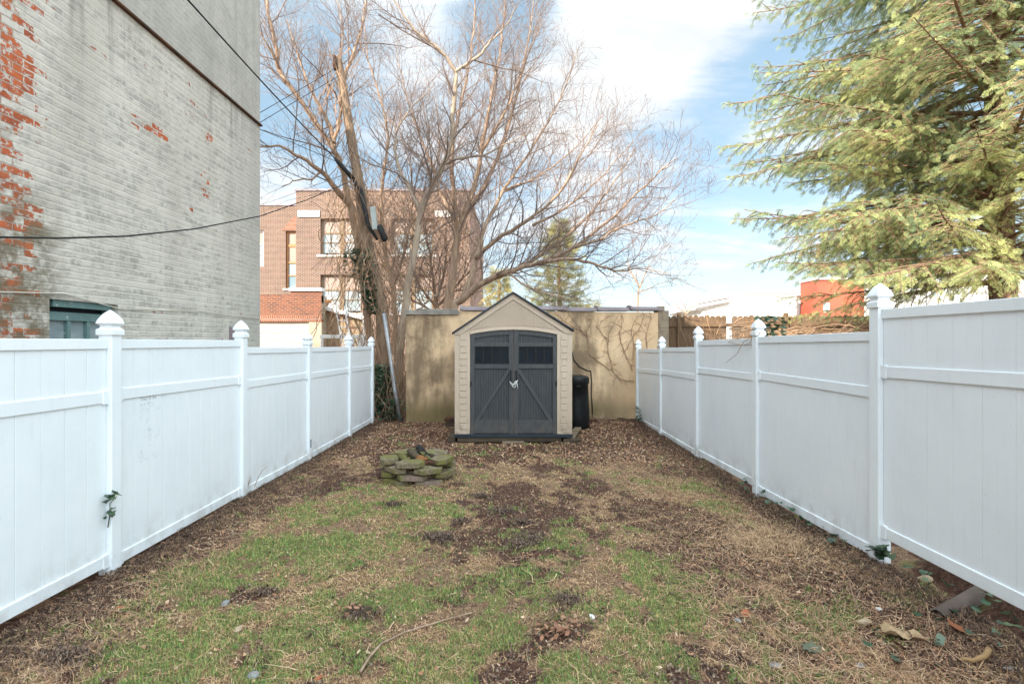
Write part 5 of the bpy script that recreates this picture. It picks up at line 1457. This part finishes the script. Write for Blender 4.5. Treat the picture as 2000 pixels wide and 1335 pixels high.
SP4 = dict(SPEC, gap=(.5,.35,.3), len=(1.6,.8,.4))
bare_tree('distant_tree', (5.6, 23, 0), 'small distant bare tree above the right end of the stucco wall', 'tree', [
    ([Vector((5.6,23,0)), (1246,590,23), (1250,560,23), (1262,530,23), (1280,505,23)], .05, .010, .3),
    ([(1250,570,23), (1275,560,22.5), (1300,550,22.5), (1325,545,22.5)], .025, .006, .1),
    ([(1250,560,23), (1232,530,23.5), (1225,500,23.8)], .05, .01, .1)], 'bark', SP4, 10)
bare_tree('distant_bush', (11.6, 34, 0), 'faint bare bush far behind the wooden fence, left of the low white house', 'bush', [
    ([Vector((11.6,34,0)), (1340,620,34), (1338,600,34), (1330,585,34)], .05, .01, .1),
    ([(1341,612,34), (1352,598,34), (1360,582,34)], .04, .01, .1), ([(1341,612,34), (1325,600,34), (1318,590,34)], .04, .01, .1)], 'bark', dict(SP4, gap=(.5,.5,.5), len=(1.2,.7,.4)), 11)

# leaning pole
P = smooth_path([Vector((-3.2,12.6,-.3)), at(748,640,12.6), at(735,550,12.6), at(716,470,12.6), at(703,370,12.6), at(688,283,12.6), at(668,160,12.6), at(660,112,12.6)], 4)
up_ = thing('utility_pole', (-3.2,12.6,0), 'leaning weathered wooden utility pole with a cut top among the bare trees', 'pole')
n = len(P); MB().tube(P, [.175-.085*(i/(n-1)) for i in range(n)], 14).build('pole', M['pole'], up_, smooth=True)
pt = P[-3]; MB().box(pt.x-.11, pt.x-.05, pt.y-.15, pt.y-.02, pt.z-.1, pt.z+.22).build('bracket', M['rust'], up_)
# hanging dead vines round pole and trunks, one tangle nobody could count
rng = random.Random(21); mb = MB()
anch = [P[i] for i in range(3, n-2)]
for i in range(430):
    if rng.random() < .45:
        p = rng.choice(anch)+Vector((rng.gauss(0,.16), rng.gauss(0,.18), rng.gauss(0,.2)))
    else:
        p = at(rng.uniform(640,800), rng.uniform(400,690), rng.uniform(12.0,13.6))
    a = rng.uniform(0,6.28); q = [p]; l = rng.uniform(.5,2.0); dz = -1 if rng.random() < .75 else .7
    for j in range(6):
        a += rng.gauss(0,.7); p = p+Vector((math.cos(a)*.10, math.sin(a)*.07, dz*l/6*rng.uniform(.5,1.2))); q.append(p)
    if min(v.z for v in q) < .05: continue
    mb.tube(q, rng.uniform(.004,.011), 3, cap=False)
for i in range(260):        # the brush in the gap between fence and wall
    p = Vector((rng.uniform(-3.35,-2.42), rng.uniform(11.4,12.8), -.05)); a = rng.uniform(0,6.28); q = [p]; l = rng.uniform(.6,2.4)
    for j in range(6):
        a += rng.gauss(0,.6); p = p+Vector((math.cos(a)*.10, math.sin(a)*.08, l/6)); q.append(p)
    mb.tube(q, [.010,.009,.008,.006,.005,.004,.003], 3, cap=False)
o = mb.build('vine_tangle', M['vine'], None, smooth=True, fix=False); tag(o, 'tangle of dead hanging vines and brush round the pole', 'vines', kind='stuff')
rng = random.Random(22); mb = MB()
for i in range(900):        # twiggy dead creeper hung over the school's face side trees
    p = at(rng.uniform(650,930), rng.uniform(370,600), rng.uniform(14.5,17.5)); a = rng.uniform(0,6.28); q = [p]; l = rng.uniform(.4,1.5); s = rng.choice((-1,1,1))
    for j in range(5):
        a += rng.gauss(0,.7); p = p+Vector((math.cos(a)*.13, math.sin(a)*.13, s*l/5*rng.uniform(.3,1.2))); q.append(p)
    mb.tube(q, rng.uniform(.004,.009), 3, cap=False)
o = mb.build('creeper_thicket', M['vine'], None, smooth=True, fix=False); tag(o, 'thicket of dry creeper twigs between the trees and the school', 'creeper', kind='stuff')
# ivy on the pole, ivy bush in the gap, leaning pipe
pts = []
for i in range(420):
    py = RNG.uniform(485,612); f = (py-485)/127
    px = 690+38*f+RNG.gauss(0,9+5*math.sin(f*6))+(RNG.uniform(-6,10)); pts.append(at(px, py, 12.4+RNG.uniform(-.14,.12)))
ivy(pts, 'evergreen ivy growing on the lower part of the leaning pole', .10, 31, 'ivy_vine')
pts = []
for i in range(900):
    a = RNG.uniform(0,6.28); r_ = RNG.random()**.5; z = RNG.uniform(.05,1.25)
    s = 1-.35*(z/1.25)**2
    pts.append((-2.98+math.cos(a)*r_*.36*s, 11.75+math.sin(a)*r_*.4*s, z))
for i in range(120): pts.append((-2.62+RNG.gauss(0,.1), 11.45+RNG.gauss(0,.1), RNG.uniform(.05,.5)))
ivy(pts, 'dark green ivy bush in the gap between left fence and stucco wall', .10, 32, 'ivy_bush')
MB().tube([on_ground(783,823)+Vector((0,0,-.03)), at(771,760,11.3), at(760,680,11.45), at(750,612,11.6)], [.042,.042,.042,.042], 10).top('metal_pipe', M['steel'], 'grey galvanised pipe leaning in the gap beside the stucco wall', 'pipe', smooth=True)

# ================================================================== EVERGREENS
M['hemlock_bark'] = make_bark('hemlock_bark', (.30,.19,.125), (.14,.085,.06))
def frond_mesh(pairs=9, seed=0):
    r = np.random.default_rng(seed); tri = []
    tri.append([(0,-.012,0),(0,.012,0),(1,0,-.05)])
    for i in range(pairs):
        t = .08+.88*i/pairs; L = .46*(1-t)**.7+.07
        for s in (-1, 1):
            a = R(r.uniform(38,62)); x0 = t+r.uniform(-.02,.02); z = -.05*t*t
            dx, dy = math.cos(a)*L, s*math.sin(a)*L; wx, wy = -math.sin(a)*.021, s*math.cos(a)*.021
            zz = z+r.uniform(-.08,.05)
            tri.append([(x0-wx,-wy,z),(x0+dx*.55-wx*1.2,dy*.55-wy*1.2,(z+zz)/2),(x0+dx,dy,zz)])
            tri.append([(x0-wx,-wy,z),(x0+dx,dy,zz),(x0+dx*.5+wx*1.3,dy*.5+wy*1.3,(z+zz)/2)])
    return np.array(tri, float)
FRONDS = [frond_mesh(9, s) for s in range(4)]
def fronds(P, D, S, tint, roll=.5, rs=1):
    """P origins, D directions, S sizes: leafy sprays"""
    r = np.random.default_rng(rs); n = len(P); D = D/np.linalg.norm(D, axis=1)[:,None]
    up = np.zeros((n,3)); up[:,2] = 1; up += r.normal(0, roll, (n,3))
    s = np.cross(up, D); s /= np.linalg.norm(s, axis=1)[:,None]; nn = np.cross(D, s)
    Vs = []; Cs = []
    for q in range(4):
        idx = np.arange(q, n, 4); B = FRONDS[q].reshape(-1,3)
        V = P[idx][:,None] + S[idx][:,None,None]*(B[None,:,0:1]*D[idx][:,None]+B[None,:,1:2]*s[idx][:,None]+B[None,:,2:3]*nn[idx][:,None])
        Vs.append(V.reshape(-1,3)); Cs.append(np.repeat(tint[idx], len(B), 0))
    V = np.vstack(Vs); F = np.arange(len(V)).reshape(-1,3)
    return V, F, np.vstack(Cs)
def conifer(t, base, z0, z1, lenf, nbr, seed, pal, fsize, bark, tr_r, lean=(0,0), sparse=None, droop=.25, secgap=.16, top_r=.05):
    rng = random.Random(seed); wood = MB(); P, D, S = [], [], []
    def tp(z): return Vector((base[0]+lean[0]*z, base[1]+lean[1]*z, z))
    zs = [z1*i/14 for i in range(15)]
    wood.tube([tp(z)+Vector((rng.gauss(0,.02), rng.gauss(0,.02), -.2 if i == 0 else 0)) for i, z in enumerate(zs)], [tr_r+(top_r-tr_r)*(z/z1) for z in zs], 14)
    az = rng.random()*6
    brs = MB()
    for i in range(nbr):
        z = z0+(z1-z0)*((i+rng.random()*3)/nbr); az += 2.39996+rng.gauss(0,.25)
        L = lenf(z)*rng.uniform(.6,1.12); d = Vector((math.cos(az), math.sin(az), 0))
        if sparse and rng.random() < sparse(d, z): continue
        rise = rng.uniform(.02,.34); pts = []
        m = 10; o = tp(z); b = rng.gauss(0,.08); sd = Vector((-d.y, d.x, 0)); dr = droop*rng.uniform(.4,1.7)
        for j in range(m+1):
            s_ = j/m
            pts.append(o + d*L*s_ + sd*L*b*s_*s_ + Vector((0,0, L*(rise*s_-(dr+rise*.5)*s_*s_+.10*s_**4))))
        r0 = .007+.008*L
        brs.tube(pts, [r0*(1-.85*j/m) for j in range(m+1)], 5, cap=False)
        k = max(3, int(L/secgap)); sg = 1
        for q in range(k):
            t_ = .2+.8*(q+rng.random()*.7)/k; f = min(t_, .999)*m; j = int(f); p = pts[j].lerp(pts[j+1], f-j); tg = (pts[j+1]-pts[j]).normalized()
            sg = -sg; an = R(rng.uniform(35,65)); sdv = tg.cross(Vector((0,0,1))).normalized()*sg
            l = (.16+.30*L*(1-t_)**.75*min(1, t_*4))*rng.uniform(.6,1.2)
            dv = (tg*math.cos(an)+sdv*math.sin(an)+Vector((0,0,rng.uniform(-.34,.26)))).normalized()
            mm = max(1, int(l/(fsize*.42))); sp = [p]
            for w in range(mm+1):
                dv = (dv+Vector((rng.gauss(0,.08), rng.gauss(0,.08), -.06+rng.gauss(0,.05)))).normalized(); sp.append(sp[-1]+dv*l/(mm+1))
            if l > .25: brs.tube(sp, [r0*.3*(1-.7*w/(mm+1)) for w in range(mm+2)], 3, cap=False)
            s2 = 1
            for w in range(mm+1):
                s2 = -s2; e = (sp[w+1]-sp[w]).normalized(); lat = e.cross(Vector((0,0,1))).normalized()*s2
                P.append(tuple(sp[w].lerp(sp[w+1], rng.random()))); D.append(tuple(e*.75+lat*rng.uniform(.35,.9)+Vector((0,0,rng.uniform(-.65,.12))))); S.append(fsize*rng.uniform(.6,1.15))
            P.append(tuple(sp[-2])); D.append(tuple((sp[-1]-sp[-2]).normalized()+Vector((0,0,-.15)))); S.append(fsize*rng.uniform(.8,1.2))
        P.append(tuple(pts[-2])); D.append(tuple(pts[-1]-pts[-2])); S.append(fsize*1.2)
    P = np.array(P); D = np.array(D); S = np.array(S); n = len(P); r = np.random.default_rng(seed)
    pal = np.array(pal); g = fbm(P[:,0]*1.0+P[:,2]*.37, P[:,1]+P[:,2]*.9, .9, 3, seed)
    f = np.clip((g-.5)*2.2+.5+r.normal(0,.22,n), 0, 1)[:,None]
    c = (pal[0]*(1-f)+pal[1]*f)*(.8+.4*r.random(n))[:,None]
    br_ = r.random(n) < .05; c[br_] = pal[2]
    V, F, C = fronds(P, D, S, c, .75, seed)
    tk = wood.build('trunk', M[bark], t, smooth=True, fix=False)
    brs.build('branches', M[bark], t, smooth=True, fix=False)
    big_mesh('crown', V, F, M['foliage'], C, t)
    return n
hb = (8.82, 9.15)
hm = thing('hemlock_tree', (hb[0], hb[1], 0), 'large hemlock tree with sunlit yellow green drooping branches above the right fence', 'tree')
def hl_(z):
    return max(.5, 4.45*min(1, (18.5-z)/11.5))*(1.0 if z > 2.6 else .85)
nh = conifer(hm, hb, 2.75, 15.2, hl_, 430, 5, [(.26,.35,.19),(.57,.60,.25),(.50,.38,.2)], .125, 'hemlock_bark', .23, (-.028,.0),
        lambda d, z: (.55 if d.x > .35 else (.45 if d.y < -.75 else 0)) + (.35 if z > 9.5 else 0), .16, .095)
print('fronds', nh)
ev = thing('evergreen_tree', (2.05, 22, 0), 'yellow green pine in the distance behind the spreading bare tree', 'tree')
conifer(ev, (2.05, 22.0), 1.2, 6.9, lambda z: max(.25, 2.1*(7.6-z)/6.2), 190, 9, [(.22,.23,.10),(.52,.46,.17),(.4,.3,.15)], .34, 'bark', .14, (0,0), None, .02, .30)
ev2 = thing('evergreen_tree', (-.6, 23, 0), 'yellowish pine partly hidden behind the shed roof peak', 'tree')
conifer(ev2, (-.6, 23.5), 1.2, 5.0, lambda z: max(.25, 1.4*(5.6-z)/4.2), 100, 12, [(.22,.22,.10),(.5,.43,.17),(.4,.3,.15)], .34, 'bark', .12, (0,0), None, .02, .30)
# evergreen bits and brambles lying over the middle of the right fence
pts = []
for i in range(150):
    pts.append(at(RNG.uniform(1478,1535), RNG.uniform(618,655), RNG.uniform(7.6,9.2)))
pts = [p for p in pts if p.x > RX+.1]
ivy(pts, 'green leafy shrub poking up behind the second tall right post', .085, 41, 'leafy_shrub')
rng = random.Random(31); mb = MB()
for i in range(110):
    p = at(rng.uniform(1395,1720), rng.uniform(640,668), rng.uniform(9.5,12.2)); a = rng.uniform(-.6,.6); q = [p]; l = rng.uniform(.5,1.6)
    for j in range(5):
        a += rng.gauss(0,.25); p = p+Vector((math.cos(a)*l/5, math.sin(a)*l/5*.5, math.sin(a*1.7)*.07+rng.gauss(.01,.03))); q.append(p)
    mb.tube(q, rng.uniform(.004,.009), 4, cap=False)
for i in range(70):
    p = Vector((rng.uniform(4.4,8.6), rng.uniform(11.5,12.8), .4)); a = rng.uniform(0,6.28); q = [p]
    for j in range(6):
        a += rng.gauss(0,.5); p = p+Vector((math.cos(a)*.12, math.sin(a)*.1, rng.uniform(.1,.4))); q.append(p)
    mb.tube(q, rng.uniform(.004,.008), 4, cap=False)
o = mb.build('bramble', M['vine'], None, smooth=True, fix=False); tag(o, 'bare bramble canes tangled between the right fence and the wooden fence', 'brambles', kind='stuff')
mb = MB()
for q in ([(1470,655),(1452,668),(1440,690),(1418,708)],[(1470,655),(1440,662),(1422,668),(1445,672),(1448,676)],[(1470,645),(1485,650),(1478,657),(1462,652)],[(1470,655),(1466,668),(1452,675)]):
    mb.tube([at(a, b, RX*1000/(a-1000)*.985-.01) for a, b in q], [.005,.004,.004,.003], 4)
mb.top('vine_tendril', M['vine'], 'thin dry vine tendrils wound round the cap of the middle right post', 'vine')
# raised neighbouring yard
MB().box(3.9, 60, 11.4, 60, -.3, .62).build('raised_yard', M['block'])['kind'] = 'structure'

# ================================================================== SKY, SUN, CAMERA
SUN_EL, SUN_AZ = R(29), R(222)           # azimuth clockwise from +Y: behind and to the left
w = bpy.data.worlds.new('World'); scene.world = w; w.use_nodes = True
nt = w.node_tree; bg = nt.nodes['Background']
class WN(NT):
    def __init__(self): self.t = nt
W = WN()
sky = nt.nodes.new('ShaderNodeTexSky'); sky.sky_type = 'NISHITA'; sky.sun_disc = False
sky.sun_elevation = SUN_EL; sky.sun_rotation = SUN_AZ; sky.air_density = 1.0; sky.dust_density = .6; sky.ozone_density = 1.6
d = nt.nodes.new('ShaderNodeTexCoord').outputs['Generated']
nv = W.n('ShaderNodeVectorMath', {'operation':'NORMALIZE'}); W.set(nv, '0', d); d = nv.outputs[0]
s = W.sep(d)
den = W.math('ADD', W.math('MAXIMUM', s[2], 0.0), .16)
cb = nt.nodes.new('ShaderNodeCombineXYZ'); W.set(cb, 'X', W.math('DIVIDE', s[0], den)); W.set(cb, 'Y', W.math('DIVIDE', s[1], den))
uv = cb.outputs[0]
mp = W.n('ShaderNodeMapping', Vector=uv, Scale=(1,1.0,1), Location=(3.1,.7,0), Rotation=(0,0,R(28)))
n1 = W.noise(mp.outputs[0], 1.5, 8, .58, .35)
mp2 = W.n('ShaderNodeMapping', Vector=uv, Scale=(.55,1.9,1), Rotation=(0,0,R(-12)))
n2 = W.noise(mp2.outputs[0], 2.6, 7, .62, .6)
def lobe(px, py, wdt, amp):
    c = Vector(((px-1000)/1000, 1, (665-py)/1000)).normalized()
    dt = W.n('ShaderNodeVectorMath', {'operation':'DOT_PRODUCT'}); W.set(dt, '0', d); dt.inputs[1].default_value = c
    return W.math('MULTIPLY', W.ramp(dt.outputs['Value'], math.cos(R(wdt)), 1.0), amp)
m = 0.0
for L in ((1230,60,15,.42),(1290,-40,13,.34),(1180,150,9,.28),(800,170,9,.24),(850,300,13,.22),(1010,300,12,.20),(560,400,7,.34),(1420,330,9,.10),(1420,480,10,.06),(1700,150,16,.10),(1240,420,8,.10)):
    m = W.math('ADD', lobe(*L), m)
for L in ((1480,190,8,.22),(620,150,10,.24),(1020,20,5,.2),(1540,60,9,.24),(1390,330,5,.14)):
    m = W.math('SUBTRACT', m, lobe(*L))
cov = W.math('ADD', W.math('MULTIPLY', m, .70), W.math('ADD', W.math('MULTIPLY', W.math('SUBTRACT', n1, .5), 1.7), W.math('ADD', W.math('MULTIPLY', n2, .8), .27)))
behind = W.math('SUBTRACT', 1.0, W.ramp(s[1], -.35, .35))
upw = W.ramp(s[2], .50, .80)
hid = W.math('MAXIMUM', behind, upw)  # unseen bright clouds overhead and behind the camera, added as fill light
cov = W.math('ADD', cov, W.math('MULTIPLY', hid, .30))
cl = W.ramp(cov, .52, 1.16)
skyc = W.mix(.55, sky.outputs[0], (2.5,3.5,4.0))
hz = W.math('SUBTRACT', 1.0, W.ramp(s[2], .0, .30))
skyc = W.mix(W.math('MULTIPLY', hz, .45), skyc, (4.4,5.0,5.2))
shade = W.mix(W.ramp(n2, .3, .75), (4.0,4.2,4.35), (5.1,5.15,5.2))
shade = W.mix(hid, shade, (14.4,16.3,17.6))
colr = W.mix(cl, skyc, shade)
colr = W.mix(W.ramp(s[2], -.06, -.01), (2.0,1.7,1.4), colr)
nt.links.new(colr, bg.inputs['Color']); bg.inputs['Strength'].default_value = .105

sun = bpy.data.lights.new('Sun', 'SUN'); sun.energy = 4.8; sun.angle = R(.53); sun.color = (1.0, .90, .77)
so = bpy.data.objects.new('Sun', sun); COL.objects.link(so)
sd = Vector((math.sin(SUN_AZ)*math.cos(SUN_EL), math.cos(SUN_AZ)*math.cos(SUN_EL), math.sin(SUN_EL)))
so.rotation_euler = sd.to_track_quat('Z', 'Y').to_euler(); so.location = sd*60

cam = bpy.data.cameras.new('Camera'); cam.sensor_width = 36; cam.lens = 18.0; cam.clip_start = .05; cam.clip_end = 2000
cam.shift_y = -.00125
co = bpy.data.objects.new('Camera', cam); COL.objects.link(co); co.location = (0, 0, H); co.rotation_euler = (R(90), 0, 0)
scene.camera = co
scene.view_settings.view_transform = 'Standard'; scene.view_settings.look = 'None'; scene.view_settings.gamma = 1
scene.view_settings.exposure = 1.18
scene.cycles.max_bounces = 8; scene.cycles.diffuse_bounces = 4; scene.cycles.transparent_max_bounces = 12
scene.cycles.use_denoising = True
try: scene.cycles.denoiser = 'OPENIMAGEDENOISE'
except Exception: pass
